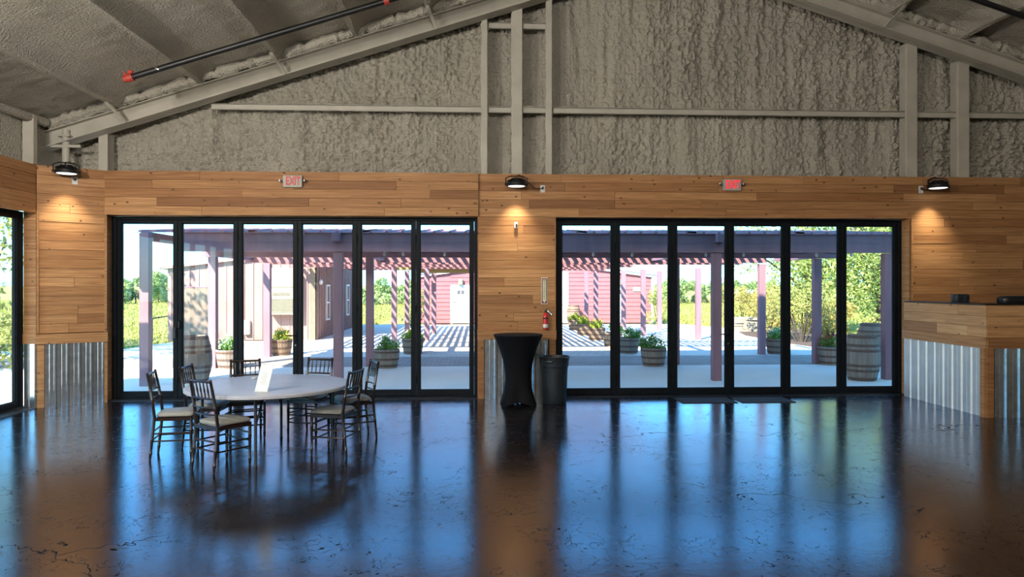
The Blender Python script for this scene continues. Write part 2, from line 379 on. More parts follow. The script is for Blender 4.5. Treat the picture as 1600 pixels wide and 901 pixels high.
def vnoise(x, y, seed=0):                                         # smooth value noise on numpy arrays, -1..1
    xi, yi = np.floor(x).astype(np.int64), np.floor(y).astype(np.int64); fx, fy = x - xi, y - yi
    fx = fx * fx * (3 - 2 * fx); fy = fy * fy * (3 - 2 * fy)
    def h(a, b):
        n = (a * 374761393 + b * 668265263 + seed * 1274126177) & 0xFFFFFFFF
        n = ((n ^ (n >> 13)) * 1274126177) & 0xFFFFFFFF
        return ((n ^ (n >> 16)) & 0xFFFF) / 32767.5 - 1
    return (h(xi, yi) * (1 - fx) + h(xi + 1, yi) * fx) * (1 - fy) + (h(xi, yi + 1) * (1 - fx) + h(xi + 1, yi + 1) * fx) * fy
def grid_faces(nx, ny):
    i = np.arange(nx - 1)[None, :] + nx * np.arange(ny - 1)[:, None]; i = i.ravel()
    return np.stack([i, i + 1, i + nx + 1, i + nx], 1)

# ------------------------------------------------------------------ main measures
WY, FY = 11.50, 11.70                       # plank face and door frame planes of the gable wall
XL, XR, XRIDGE = -6.61, 13.0, 3.21          # side walls and ridge
YB = -12.0                                  # wall behind the camera
SL = 0.32
def zr(x): return 7.15 - SL * abs(x - XRIDGE)        # underside of the gable rafter
ZW, ZH, ZT, ZC = 3.64, 2.945, 1.11, 0.96    # plank top, door header underside, trim top, sheet top
A = Vector((-5.85, WY - 0.03)); B = Vector((XL, 10.96))        # the angled corner panel
D1, D2 = (-5.88, 0.0), (1.24, 7.17)         # door openings

# ------------------------------------------------------------------ the hall
floor = struct(MB().box(XL - 0.35, XR + 0.2, YB, WY + 0.42, -0.2, 0.0).build('floor', 'floor'))

# gable foam: a relief grid, cut along the roof line
nx, nz = 1300, 250
xs = np.linspace(XL - 0.3, XR, nx); ts = np.linspace(0, 1, nz)
X = np.repeat(xs[None, :], nz, 0); zt = 7.15 - SL * np.abs(xs - XRIDGE) + 0.5
Z = 3.5 + ts[:, None] * (zt[None, :] - 3.5)
col_w = 0.5 + 0.5 * vnoise(X * 0.9, Z * 0.5, 3)
streak = vnoise(X * 5.5 + vnoise(X * 1.5, Z * 1.2, 8) * 0.6, Z * 0.45, 1) * 0.050 + vnoise(X * 11, Z * 0.9, 2) * 0.030
lump = (np.abs(vnoise(X * 17, Z * 13, 4)) * 0.085 + np.abs(vnoise(X * 31, Z * 24, 6)) * 0.050) * (0.25 + 1.0 * col_w)
near_girt = np.exp(-((Z - 4.78) / 0.12) ** 2) * 0.05 * (0.5 + 0.5 * vnoise(X * 4, Z * 3, 9))
Yg = 11.96 - streak - lump - near_girt
wall = struct(raw('wall_back', np.stack([X.ravel(), Yg.ravel(), Z.ravel()], 1), grid_faces(nx, nz), 'foam'))
sh = MB()                                    # outer skin that keeps the weather and the sun out
sh.prism([(XL - 0.4, 2.94), (XR + 0.2, 2.94), (XR + 0.2, zr(XR) + 0.5), (XRIDGE, zr(XRIDGE) + 0.5), (XL - 0.4, zr(XL) + 0.4)], 'y', 12.10, 12.2)
for a, b in ((XL - 0.35, D1[0]), (D1[1], D2[0]), (D2[1], XR + 0.2)): sh.box(a, b, 11.72, 12.0, -0.1, 2.95)
sh.build('outer_skin', 'siding', wall)
bk = MB().box(-5.9, XR, WY + 0.025, WY + 0.10, ZH, ZW - 0.01).box(0.0, 1.24, WY + 0.025, WY + 0.2, 0, ZH).box(7.17, XR, WY + 0.025, WY + 0.2, 0, ZH)
bk.box(-5.9, XR, WY + 0.02, 11.88, ZW - 0.03, ZW - 0.01)
bk.build('backing', 'cedar_dark', wall)

def planks(parent, p0, p1, zs, seed, th=0.022, maxlen=(1.3, 3.0), gap=0.004, mat='cedar', inset=None):
    """Rows of boards on a wall face that runs from p0 to p1; the boards stand behind that face, each a piece of its own."""
    r = random.Random(seed); p0 = Vector(p0); p1 = Vector(p1); Ln = (p1 - p0).length; d = (p1 - p0) / Ln
    nrm = Vector((d.y, -d.x)); ang = math.atan2(d.y, d.x)
    for k in range(len(zs) - 1):
        s = 0.0; first = True
        while s < Ln - 1e-6:
            e = min(Ln, s + (r.uniform(0.4, maxlen[1]) if first else r.uniform(*maxlen))); first = False
            if Ln - e < 0.35: e = Ln
            pr = r.uniform(-0.0035, 0.0035)
            c = p0 + d * ((s + e) / 2) - nrm * (th / 2 - pr)
            piece('plank', parent, (c.x, c.y, (zs[k] + zs[k + 1]) / 2), (e - s - gap, th, zs[k + 1] - zs[k] - gap), mat, ang)
            s = e
def rows(z0, z1, h=0.141):
    n = max(1, round((z1 - z0) / h)); return [z0 + (z1 - z0) * i / n for i in range(n + 1)]
XA = WX(155, WY - 0.05)
planks(wall, (XA, WY - 0.045), (D1[1], WY - 0.045), rows(ZH, ZW), 11, 0.04)
planks(wall, (D1[1], WY), (XR, WY), rows(ZH, ZW), 12, 0.024)
planks(wall, D1[1:] + (WY,), D2[:1] + (WY,), rows(ZT, ZH), 13, maxlen=(1.3, 1.3))
planks(wall, (7.19, WY), (XR, WY), rows(1.40, ZH), 14)
# reveals of the two door openings and their timber lining
for x, sg in ((D1[0], 1), (D1[1], -1), (D2[0], 1), (D2[1], -1)):
    piece('reveal_board', wall, (x + sg * 0.006 - (0.02 if x == D1[0] else 0), (WY + FY) / 2 + 0.01, 1.475), (0.02, FY - WY + 0.02, 2.95), 'cedar')
for d in (D1, D2): piece('reveal_board', wall, ((d[0] + d[1]) / 2, (WY + FY) / 2 + 0.01, ZH + 0.008), (d[1] - d[0], FY - WY + 0.05, 0.02), 'cedar')

def corrugated(name, p0, p1, z0, z1, mat, parent, pitch=0.19, depth=0.03):
    p0, p1 = Vector(p0), Vector(p1); Ln = (p1 - p0).length; d = (p1 - p0) / Ln; nrm = Vector((d.y, -d.x))
    prof = []; n = max(1, round(Ln / pitch)); w_ = Ln / n
    for k in range(n):
        for f, h in ((0.0, 0), (0.36, 0), (0.40, 0.004), (0.44, 0), (0.70, 0), (0.79, depth), (0.91, depth)):
            prof.append((w_ * (k + f), h))
    prof.append((Ln, 0))
    m = MB(); vs = []
    for z in (z0, z1):
        for s, h in prof:
            q = p0 + d * s + nrm * h; vs.append((q.x, q.y, z))
    k = len(prof); m.add(vs, [(i, i + 1, k + i + 1, k + i) for i in range(k - 1)])
    return m.build(name, mat, parent)
# middle pier wainscot
corrugated('corrugated_sheet', (0.10, WY - 0.008), (1.14, WY - 0.008), 0.0, ZC, 'corr', wall)
piece('trim_board', wall, (0.62, WY - 0.018, (ZC + ZT) / 2), (1.28, 0.045, ZT - ZC), 'cedar')
for x in (0.045, 1.195): piece('trim_post', wall, (x, WY - 0.014, ZC / 2), (0.09, 0.04, ZC), 'cedar')
# upright trims beside the openings
piece('trim_post', wall, (7.20, WY - 0.008, 2.17), (0.03, 0.04, 1.55), 'cedar')
# columns, girts
def column(px, wpx, Y, ztop, z0=ZW - 0.02, dep=0.22):
    x = WX(px, Y); w_ = wpx / F * P(px, HY, Y).length
    m = MB(); m.bbox(x - w_ / 2, x + w_ / 2, Y, Y + 0.016, z0, ztop, 0.003); m.box(x - w_ / 2 + 0.01, x - w_ / 2 + 0.022, Y + 0.014, Y + dep, z0, ztop)
    m.box(x + w_ / 2 - 0.022, x + w_ / 2 - 0.01, Y + 0.014, Y + dep, z0, ztop)
    # crust of overspray along one edge
    pts = []; z = z0 + 0.05
    while z < ztop - 0.05:
        pts.append((x - w_ / 2 + rng.uniform(-.006, .008), Y + 0.012 + rng.uniform(0, .02), z)); z += 0.09
    m.tube(pts, [rng.uniform(0.006, 0.018) for _ in pts], 6)
    m.build('column', 'steel', wall)
for px, w_, Y in ((757, 9, 11.58), (808, 16, 11.58), (858, 9, 11.58), (1425, 15, 11.58), (1506, 15, 11.58), (161, 12, 11.58)):
    column(px, w_, Y, zr(WX(px, Y)) + 0.05)
def girt(x0, x1, z, Y=11.64):
    m = MB(); m.bbox(x0, x1, Y, Y + 0.014, z - 0.05, z + 0.05, 0.003); m.box(x0, x1, Y, Y + 0.22, z + 0.038, z + 0.05); m.box(x0, x1, Y, Y + 0.03, z - 0.05, z - 0.042)
    pts = []; x = x0
    while x < x1:
        pts.append((x, Y + 0.02, z + 0.045 + rng.uniform(-.006, .012))); x += 0.11
    if len(pts) > 2: m.tube(pts, [rng.uniform(0.006, 0.02) for _ in pts], 6)
    m.build('girt', 'steel', wall)
gx = [WX(p, 11.64) for p in (330, 752, 763, 800, 817, 853, 864, 1418, 1432, 1498, 1515)]
for i in range(0, 10, 2): girt(gx[i], gx[i + 1], 4.71)
girt(gx[10], XR, 4.71); girt(gx[2], gx[3], 6.09); girt(gx[4], gx[5], 6.09)

# left wall with its glazed door, angled corner panel
wl = struct(MB().box(XL - 0.32, XL - 0.16, YB, 11.9, 3.3, 4.6).box(XL - 0.32, XL - 0.1, YB, 2.0, 0, 3.4).build('wall_left', 'foam'))
planks(wl, (XL, 2.0), (XL, B.y - 0.01), rows(ZH - 0.03, ZW), 21, 0.03, (1.5, 3.2))
piece('lintel', wl, (XL - 0.17, 6.4, 3.13), (0.33, 9.2, 0.36), 'cedar_dark')
piece('backing', wl, (XL - 0.09, 6.4, 3.3), (0.1, 9.0, 0.68), 'cedar_dark')
for yy in (10.90, 6.2, 1.6):
    piece('wall_column', wl, (XL - 0.06, yy, 4.0), (0.16, 0.09, 0.72), 'steel')
ev = MB(); ev.tube([(XL - 0.05, y, 4.33 + rng.uniform(-.01, .01)) for y in np.arange(2, 11.5, 0.25)], [rng.uniform(0.05, 0.075) for _ in np.arange(2, 11.5, 0.25)], 8); ev.build('eave_strut', 'foam', wl, True)
cp = struct(MB().box(-0.01, 0.905, 0.03, 0.06, 0, ZW).build('wall_corner', 'cedar_dark'))
dAB = (A - B).normalized(); cp.location = (B.x, B.y, 0); cp.rotation_euler = (0, 0, math.atan2(dAB.y, dAB.x))
LAB = (A - B).length
planks(cp, (0, 0), (LAB, 0), rows(ZT, ZW), 31, 0.024, (1.3, 1.3))
corrugated('corrugated_sheet', (0.10, -0.006), (LAB - 0.02, -0.006), 0, ZC, 'corr', cp, 0.16)
piece('trim_board', cp, (LAB / 2, -0.016, (ZC + ZT) / 2 - 0.01), (LAB + 0.03, 0.045, ZT - ZC), 'cedar')
piece('trim_post', cp, (0.05, -0.012, ZC / 2 - 0.01), (0.09, 0.04, ZC - 0.02), 'cedar')
piece('trim_post', cp, (LAB - 0.012, -0.012, ZC / 2 - 0.01), (0.045, 0.04, ZC - 0.02), 'cedar')
for x in (0.012, LAB - 0.012): piece('trim_post', cp, (x, -0.012, (ZT + ZH) / 2), (0.03, 0.04, ZH - ZT), 'cedar')
# return of the corner panel towards the side door
for k, (za, zb) in enumerate(zip(rows(ZT, ZH)[:-1], rows(ZT, ZH)[1:])): piece('plank', wl, (XL - 0.10, B.y + 0.012, (za + zb) / 2), (0.18, 0.022, zb - za - 0.003), 'cedar')
piece('backing', wl, (XL - 0.10, B.y + 0.036, 1.6), (0.2, 0.02, 3.2), 'cedar_dark')
piece('trim_board', wl, (XL - 0.09, B.y, (ZC + ZT) / 2), (0.2, 0.04, ZT - ZC), 'cedar')
corrugated('corrugated_sheet', (XL - 0.19, B.y + 0.01), (XL, B.y + 0.01), 0, ZC, 'corr', wl, 0.19)
# corner post of the portal frame, behind the lamp
x0 = P(103, 220, 11.42)
pm = MB().tube([(x0.x, 11.42, ZW - 0.05), (x0.x, 11.42, zr(x0.x) + 0.2)], 0.055, 12).box(x0.x - 0.2, x0.x + 0.25, 11.36, 11.40, 3.98, 4.02)
pm.box(x0.x - 0.09, x0.x + 0.09, 11.35, 11.49, 4.15, 4.18).build('corner_post', 'steel', wall, True)
# walls out of sight that close the room
struct(MB().box(XR, XR + 0.2, YB, 12, -0.1, 4.6).build('wall_right', 'foam'))
struct(MB().prism([(XL - 0.3, -0.1), (XR + 0.2, -0.1), (XR + 0.2, 4.4), (XRIDGE, 7.6), (XL - 0.3, 4.4)], 'y', YB - 0.2, YB).build('wall_front', 'foam'))

# roof: foam deck in relief, purlins, gable rafter
parts = []
def deck(xa, xb, seed):
    nx_, ny_ = 170, 150
    xx = np.linspace(xa, xb, nx_); yy = np.concatenate([np.linspace(YB, 5.5, 20), np.linspace(5.6, 11.95, ny_ - 20)])
    X_, Y_ = np.meshgrid(xx, yy)
    Z_ = 7.15 - SL * np.abs(X_ - XRIDGE) + 0.47 + vnoise(X_ * 2.2, Y_ * 0.8, seed) * 0.02 + vnoise(X_ * 7, Y_ * 7, seed + 1) * 0.010
    return np.stack([X_.ravel(), Y_.ravel(), Z_.ravel()], 1), grid_faces(nx_, ny_)
v1, f1 = deck(XL - 0.25, XRIDGE, 5); v2, f2 = deck(XRIDGE, XR + 0.1, 15)
ceil = struct(raw('ceiling', np.concatenate([v1, v2]), np.concatenate([f1, f2 + len(v1)]), 'foam'))
rs = MB()
for xa, xb in ((XL - 0.75, XRIDGE), (XR + 0.75, XRIDGE)):
    rs.loft([[(xa, y, zr(xa) + 0.52), (xb, y, zr(xb) + 0.52), (xb, y, zr(xb) + 0.68), (xa, y, zr(xa) + 0.68)] for y in (YB - 0.3, 12.25)])
rs.build('roof_sheet', 'greyroof', ceil)
def purlin(x, sg):
    prof = [(-0.12, 0.24), (-0.03, 0.12), (-0.02, 0.02), (-0.03, 0.0), (0.045, -0.006), (0.05, 0.012), (0.03, 0.03), (0.09, 0.10), (0.19, 0.17), (0.34, 0.235)]
    ys = list(np.linspace(YB, 5, 6)) + list(np.arange(5.2, 11.45, 0.12)); m = MB(); rings = []
    zb = zr(x) + 0.27
    for i, y in enumerate(ys):
        r_ = []
        for k, (a, b) in enumerate(prof):
            jx = float(vnoise(np.array(y * 2.3 + k * 3.1), np.array(x * 7.7 + k), 3)) * (0.014 if k in (3, 4, 5) else 0.022); jz = float(vnoise(np.array(y * 3.1 + k * 5.1), np.array(x * 3.3), 4)) * (0.006 if k in (3, 4) else 0.014)
            xx = x + sg * (a + jx); r_.append((xx, y, zb + b + jz - sg * 0 + (zr(xx) - zr(x))))
        rings.append(r_)
    m.loft(rings, False, False); m.build('purlin', 'foam', ceil, True)
PX_L = [-5.59, -4.36, -3.14, -1.95, -0.77, 0.41, 1.6, 2.75]; PX_R = [3.67, 4.85, 5.55 + 0.02, 6.755, 7.965, 9.17, 10.37, 11.57]
for x in PX_L: purlin(x, 1)
for x in PX_R: purlin(x, -1)
for xa, xb in ((XL - 0.2, XRIDGE), (XR, XRIDGE)):
    m = MB(); sgn = 1
    def slab(y0, y1, lo, hi): m.loft([[(xa, y, zr(xa) + lo), (xb, y, zr(xb) + lo), (xb, y, zr(xb) + hi), (xa, y, zr(xa) + hi)] for y in (y0, y1)])
    slab(11.46, 11.48, 0.0, 0.27); slab(11.33, 11.60, 0.0, 0.016); slab(11.37, 11.60, 0.255, 0.27)
    m.build('rafter', 'steel', ceil)
    # lumpy bead of foam sprayed over the rafter's top edge
    q = np.arange(min(xa, xb) + 0.1, max(xa, xb), 0.06); m = MB()
    m.tube([(x, 11.40 + rng.uniform(-.02, .02), zr(x) + 0.36 + rng.uniform(-.015, .015)) for x in q], [rng.uniform(0.055, 0.10) for _ in q], 7)
    m.build('foam_bead', 'foam', ceil, True)
for x in (PX_L[0], PX_L[2], PX_L[4], PX_L[6], PX_R[1], PX_R[3], PX_R[5]):
    s_ = 1 if x < XRIDGE else -1
    MB().beam((x - 0.02 * s_, 10.98, zr(x) + 0.26), (x + 0.10 * s_, 11.33, zr(x + 0.1 * s_) + 0.01), 0.06, 0.012).build('flange_brace', 'steel', ceil)

# ------------------------------------------------------------------ folding glass doors
def door_set(name, n, pw, parent=None):
    """n leaves of width pw in a frame, built along +X from the origin, face at y=0 towards -Y."""
    W = n * pw + 0.14; H = ZH - 0.01
    root = MB().bbox(0, 0.07, 0, 0.11, 0, H).bbox(W - 0.07, W, 0, 0.11, 0, H).bbox(0.07, W - 0.07, 0, 0.11, H - 0.045, H).bbox(0, W, -0.01, 0.12, 0.0, 0.022)
    root = struct(root.build(name, 'frame'))
    for i in range(n):
        x0 = 0.07 + i * pw + 0.003; x1 = x0 + pw - 0.006; s = 0.066; zb, ztp = 0.026, H - 0.048
        gx0, gx1, gz0, gz1 = x0 + s, x1 - s, 0.112, 2.835
        lf = MB().bbox(x0, gx0, 0.012, 0.085, zb, ztp).bbox(gx1, x1, 0.012, 0.085, zb, ztp).bbox(gx0, gx1, 0.012, 0.085, zb, gz0).bbox(gx0, gx1, 0.012, 0.085, gz1, ztp)
        for a, b, c, d in ((gx0, gx0 + 0.012, gz0, gz1), (gx1 - 0.012, gx1, gz0, gz1), (gx0, gx1, gz0, gz0 + 0.012), (gx0, gx1, gz1 - 0.012, gz1)): lf.box(a, b, 0.03, 0.066, c, d)
        leaf = lf.build('door_leaf', 'frame', root)
        MB().box(gx0 + 0.004, gx1 - 0.004, 0.044, 0.052, gz0 + 0.004, gz1 - 0.004).build('glass_pane', 'glass', leaf)
        for z in (0.3, 1.45, 2.6):
            if i: MB().tube([(x0 - 0.003, 0.004, z - 0.06), (x0 - 0.003, 0.004, z + 0.06)], 0.012, 8).build('hinge', 'frame', leaf)
    return root, W
def lever(parent, x, z=1.02, sg=-1):
    MB().bbox(x - 0.018, x + 0.018, -0.002, 0.013, z - 0.10, z + 0.08, 0.003).tube([(x, 0.0, z), (x, -0.05, z), (x + sg * 0.03, -0.058, z), (x + sg * 0.14, -0.056, z)], 0.010, 8).build('lever_handle', 'frame', parent, True)
    MB().tube([(x + 0.005, 0.012, z - 0.16), (x + 0.005, -0.006, z - 0.16)], 0.014, 10).build('lock_cylinder', 'chrome', parent, True)
PW = (5.88 - 0.14) / 6
d1, _ = door_set('door_1', 6, PW); d1.location = (D1[0], FY, 0)
lv = [o for o in d1.children if o.name.startswith('door_leaf')]
lever(lv[2], 0.07 + 3 * PW - 0.036)
hd = MB().bbox(0.07 + PW - 0.05, 0.07 + PW - 0.02, -0.012, 0.013, 0.98, 1.16, 0.006).bbox(0.07 + PW + 0.012, 0.07 + PW + 0.05, -0.02, 0.013, 1.13, 1.27, 0.012)
hd.build('pull_handle', 'black', lv[0])
d2, _ = door_set('door_2', 6, (5.93 - 0.14) / 6); d2.location = (D2[0], FY, 0)
lv2 = [o for o in d2.children if o.name.startswith('door_leaf')]
lever(lv2[2], 0.07 + 3 * (5.93 - .14) / 6 - 0.036)
d3, W3 = door_set('door_3', 9, PW); d3.location = (XL - 0.19, B.y - 0.01 - W3, 0); d3.rotation_euler = (0, 0, R(90))
d3.location = (XL - 0.19, B.y + 0.0 - W3, 0)
struct(MB().box(D1[0], D1[1], WY + 0.02, FY, 0.0, 0.006).build('trim_1', 'sill'))
struct(MB().box(D2[0], D2[1], WY + 0.02, FY, 0.0, 0.006).build('trim_2', 'sill'))
struct(MB().box(XL - 0.18, XL + 0.02, 2, B.y - 0.02, 0.0, 0.006).build('trim_3', 'sill'))

# ------------------------------------------------------------------ bar at the right
BX, BY = 7.05, 9.55
bar = thing('bar_counter', 'bar counter clad in cedar boards over silver ribbed sheet, right of the glass doors', 'bar', (0, 0, 0))
MB().box(BX + 0.03, BX + 0.14, BY + 0.03, WY - 0.03, 0, 1.53).box(BX + 0.03, XR - 0.1, BY + 0.03, BY + 0.14, 0, 1.53).build('bar_core', 'cedar_dark', bar)
planks(bar, (BX, WY - 0.03), (BX, BY), rows(ZT, 1.555, 0.148), 41, 0.024, (0.5, 1.6), mat='cedar_daylit')
planks(bar, (BX, BY), (XR - 0.1, BY), rows(ZT, 1.555, 0.148), 42, 0.024, mat='cedar_daylit')
corrugated('corrugated_sheet', (BX + 0.004, WY - 0.03), (BX + 0.004, BY + 0.08), 0, ZC, 'corr_side', bar, 0.2, 0.018)
corrugated('corrugated_sheet', (BX + 0.12, BY + 0.004), (XR - 0.1, BY + 0.004), 0, ZC, 'corr', bar, 0.19)
piece('trim_board', bar, (BX - 0.012, (WY + BY) / 2 - 0.03, (ZC + ZT) / 2), (0.045, WY - BY + 0.0, ZT - ZC), 'cedar')
piece('trim_board', bar, ((BX + XR) / 2, BY - 0.012, (ZC + ZT) / 2), (XR - BX - 0.04, 0.045, ZT - ZC), 'cedar')
piece('corner_post', bar, (BX + 0.045, BY - 0.006, ZC / 2), (0.09, 0.04, ZC), 'cedar')
piece('corner_post', bar, (BX - 0.006, BY + 0.05, ZC / 2), (0.04, 0.09, ZC), 'cedar')
MB().bbox(BX + 0.0, BX + 0.42, BY + 0.03, WY - 0.04, 1.556, 1.576).bbox(BX + 0.42, XR - 0.1, BY + 0.03, BY + 0.45, 1.556, 1.576).build('bar_top', 'black', bar)
c = P(1500.5, 470, 10.38)
t = thing('napkin_holder', 'small rounded black napkin holder on the bar top near its corner', 'holder', (c.x, 10.38, 1.576))
MB().bbox(-0.115, 0.115, -0.075, 0.075, 0.0, 0.012, 0.004).loft([[((0.115 - q) * (1 if abs(math.cos(a)) > 0 else 1) * math.copysign(abs(math.cos(a)) ** 0.5, math.cos(a)), (0.075 - q) * math.copysign(abs(math.sin(a)) ** 0.5, math.sin(a)), z) for a in [2 * math.pi * k / 24 for k in range(24)]] for z, q in ((0.012, 0.004), (0.05, 0), (0.095, 0.0), (0.118, 0.006), (0.128, 0.02))]).build('body', 'can', t, True)
MB().bbox(-0.004, 0.004, -0.079, -0.07, 0.02, 0.11, 0.002).bbox(0.03, 0.036, -0.077, -0.07, 0.02, 0.11, 0.002).build('rib', 'black', t)
t = thing('bar_caddy', 'long low black bar caddy on the counter, cut by the picture edge', 'caddy', (P(1590, 470, BY + 0.24).x, BY + 0.24, 1.576))
MB().loft([[(w_ * math.copysign(abs(math.cos(a)) ** 0.5, math.cos(a)), d_ * math.copysign(abs(math.sin(a)) ** 0.6, math.sin(a)), z) for a in [2 * math.pi * k / 28 for k in range(28)]] for z, w_, d_ in ((0.0, 0.265, 0.10), (0.02, 0.275, 0.11), (0.075, 0.275, 0.11), (0.098, 0.25, 0.10))]).build('body', 'black', t, True)
for k in range(9): piece('divider', t, (-0.2 + 0.05 * k, 0, 0.103), (0.012, 0.14, 0.012), 'black')

# ------------------------------------------------------------------ wall lamps, outlets, exit signs
def wall_lamp(px, py, Y, outlet, label, rz=0.0, power=60, cordside=1):
    c = P(px, py, Y)
    t = thing('wall_lamp', label, 'lamp', c, rz, 'round spot lamps along the wall top')
    h = MB().lathe([(0.05, 0.10), (0.085, 0.095), (0.095, 0.06), (0.12, 0.045), (0.155, 0.02), (0.162, -0.02), (0.150, -0.032), (0.135, -0.026)], 32); h.build('housing', 'black', t, True)
    fm = MB()
    for k in range(16):
        a = 2 * math.pi * k / 16; fm.beam((0.09 * math.cos(a), 0.09 * math.sin(a), 0.055), (0.15 * math.cos(a), 0.15 * math.sin(a), 0.035), 0.006, 0.05)
    fm.build('cooling_fin', 'black', t)
    MB().lathe([(0.0, -0.024), (0.132, -0.024), (0.132, -0.030), (0.0, -0.030)], 28, caps=False).build('led_face', 'led', t)
    MB().tube([(-0.165, 0, 0.0), (-0.17, 0.01, 0.10), (-0.10, 0.03, 0.135), (0.10, 0.03, 0.135), (0.17, 0.01, 0.10), (0.165, 0, 0.0)], 0.009, 8).build('yoke', 'black', t, True)
    for sx in (-0.168, 0.168): MB().tube([(sx - 0.018, 0, 0.0), (sx + 0.018, 0, 0.0)], 0.022, 10).build('knob', 'black', t, True)
    oy = Y + 0.02; wy = WY - c.y
    MB().tube([(0, 0.03, 0.135), (0, 0.10, 0.15), (0, min(0.34, wy), 0.13)], 0.012, 8).build('bracket_arm', 'black', t, True)
    if outlet:
        oc = Vector(outlet); rel = Matrix.Rotation(-rz, 3, 'Z') @ (oc - c)
        MB().tube([(0.0, 0.02, 0.13), (0.04 * cordside, 0.03, 0.16), (0.12 * cordside, 0.06, 0.10), rel * 0.7 + Vector((0, -0.02, -0.02)), rel + Vector((0, -0.03, 0.0)), rel + Vector((0, 0.0, 0.0))], 0.007, 6).build('cord', 'black', t, True)
        o2 = thing('wall_outlet', 'white outlet plate with plug, fed to the ' + label.split(',')[0].replace('black ', ''), 'outlet', oc, rz)
        MB().bbox(-0.038, 0.038, -0.006, 0.012, -0.06, 0.06, 0.003).build('plate', 'white_plastic', o2)
        for z in (-0.025, 0.02): MB().bbox(-0.017, 0.017, -0.009, -0.005, z - 0.014, z + 0.014, 0.002).build('socket', 'signgrey' if z > 0 else 'white_plastic', o2)
        MB().bbox(-0.014, 0.014, -0.035, -0.008, 0.004, 0.034, 0.004).build('plug', 'black', o2)
    ld = bpy.data.lights.new('lamp_light', 'SPOT'); ld.energy = power; ld.spot_size = R(84); ld.spot_blend = 1.0; ld.shadow_soft_size = 0.05; ld.color = (1.0, 0.88, 0.64)
    lo = bpy.data.objects.new('lamp_light', ld); COL.objects.link(lo); lo.parent = t; lo.location = (0, 0.02, -0.04); lo.rotation_euler = (R(4), 0, 0)
    return t
RZC = math.atan2(dAB.y, dAB.x)
def on_corner(px, py, off):                 # a point in front of the angled corner panel
    d = ray(px, py); n = Vector((dAB.y, -dAB.x)); p0 = B + n * off
    tt = p0.dot(n) / (d[0] * n.x + d[1] * n.y); return Vector((d[0] * tt, d[1] * tt, HC + d[2] * tt))
oc = on_corner(117, 282, 0.0)
lc = on_corner(104, 268, 0.27)
def lamp_at(pos, *a, **k):
    global P
    keep = P; P = lambda px, py, Y: Vector(pos)
    try: return wall_lamp(0, 0, pos[1], *a, **k)
    finally: P = keep
lamp_at(lc, oc, 'black spot lamp above the angled corner panel, left end of the wall', RZC, 150, 1)
lamp_at(P(807, 288, WY - 0.25), P(848, 295, WY - 0.004), 'black spot lamp above the middle pier, between the door sets', 0, 150, 1)
lamp_at(P(1466, 291, WY - 0.27), P(1439, 296, WY - 0.004), 'black spot lamp above the bar, right end of the wall', 0, 150, -1)

def exit_sign(px, py, label, lit):
    c = P(px, py, WY - 0.10); yb = WY - 0.052 if px < 700 else WY - 0.004
    t = thing('exit_sign', label, 'sign', (c.x, yb, c.z))
    MB().bbox(-0.15, 0.15, -0.05, 0.0, -0.095, 0.095, 0.006).build('housing', 'signpale' if not lit else 'signhouse', t)
    text('EXIT', 0.185, 'exit_lit' if lit else 'exit_dim', t, (0.01, -0.051, 0.0), (R(90), 0, 0), 0.002, sx=0.62, bold=0.005)
    for sx in (-1, 1):
        MB().tube([(sx * 0.15, -0.025, 0.01), (sx * 0.185, -0.03, 0.012)], 0.01, 8).lathe([(0.012, -0.03), (0.026, -0.015), (0.03, 0.012), (0.02, 0.016)], 14, (sx * 0.192, -0.035, 0.012)).build('emergency_lamp', 'chrome', t, True)
    if lit: MB().lathe([(0.006, 0), (0.008, 0.006), (0.006, 0.012)], 8, (-0.12, -0.03, -0.11)).build('indicator', 'exit_lit', t)
M['exit_dim'] = emit('dim red letters', (0.55, 0.035, 0.03), 0.12)
M['exit_lit'] = emit('lit red letters', (0.9, 0.03, 0.05), 0.8)
M['signpale'] = simple('aged white sign housing', (0.42, 0.405, 0.36), 0.5)
M['signhouse'] = simple('grey sign housing', (0.42, 0.42, 0.40), 0.5)
exit_sign(457, 283, 'pale exit sign with dim red letters above the left glass doors', False)
exit_sign(1146, 288, 'exit sign with glowing red letters above the right glass doors', True)
# small white sensor on the pier
c = P(806, 352, WY)
t = thing('wall_sensor', 'tiny white sensor box with black eye, on the pier under the lamp', 'sensor', (c.x, WY - 0.004, c.z))
MB().bbox(-0.027, 0.027, -0.04, 0, -0.05, 0.05, 0.006).build('case', 'white_plastic', t)
MB().bbox(-0.008, 0.022, -0.045, -0.038, -0.035, 0.02, 0.003).build('eye', 'black', t)
# fire extinguisher and its sign
c = P(850.5, 454, WY)
t = thing('fire_extinguisher_sign', 'tall narrow arrow sign above the fire extinguisher', 'sign', (c.x, WY - 0.005, c.z))
hw, hh = 0.05, 0.215
MB().bbox(-hw, hw, -0.004, 0, -hh, hh, 0.001).build('plate', 'label_white', t)
MB().box(-hw + 0.008, hw - 0.008, -0.0055, -0.004, -hh + 0.01, hh - 0.012).build('field', 'sign_red', t)
MB().prism([(-0.028, hh - 0.03), (0.028, hh - 0.03), (0.028, -hh + 0.065), (0.034, -hh + 0.065), (0.0, -hh + 0.018), (-0.034, -hh + 0.065), (-0.028, -hh + 0.065)], 'y', -0.007, -0.0055).build('arrow', 'glow', t)
text('FIRE', 0.036, 'print_black', t, (0, -0.0075, hh - 0.052), (R(90), 0, 0), 0.0005, sx=0.8)
text('\n'.join('EXTINGUISHER'), 0.029, 'print_black', t, (0, -0.0075, -0.0), (R(90), 0, 0), 0.0005, line=0.86)
c = P(852.5, 498, WY - 0.08)
t = thing('fire_extinguisher', 'red fire extinguisher hung on the pier above the grey bin', 'extinguisher', (c.x, WY - 0.085, 1.125))
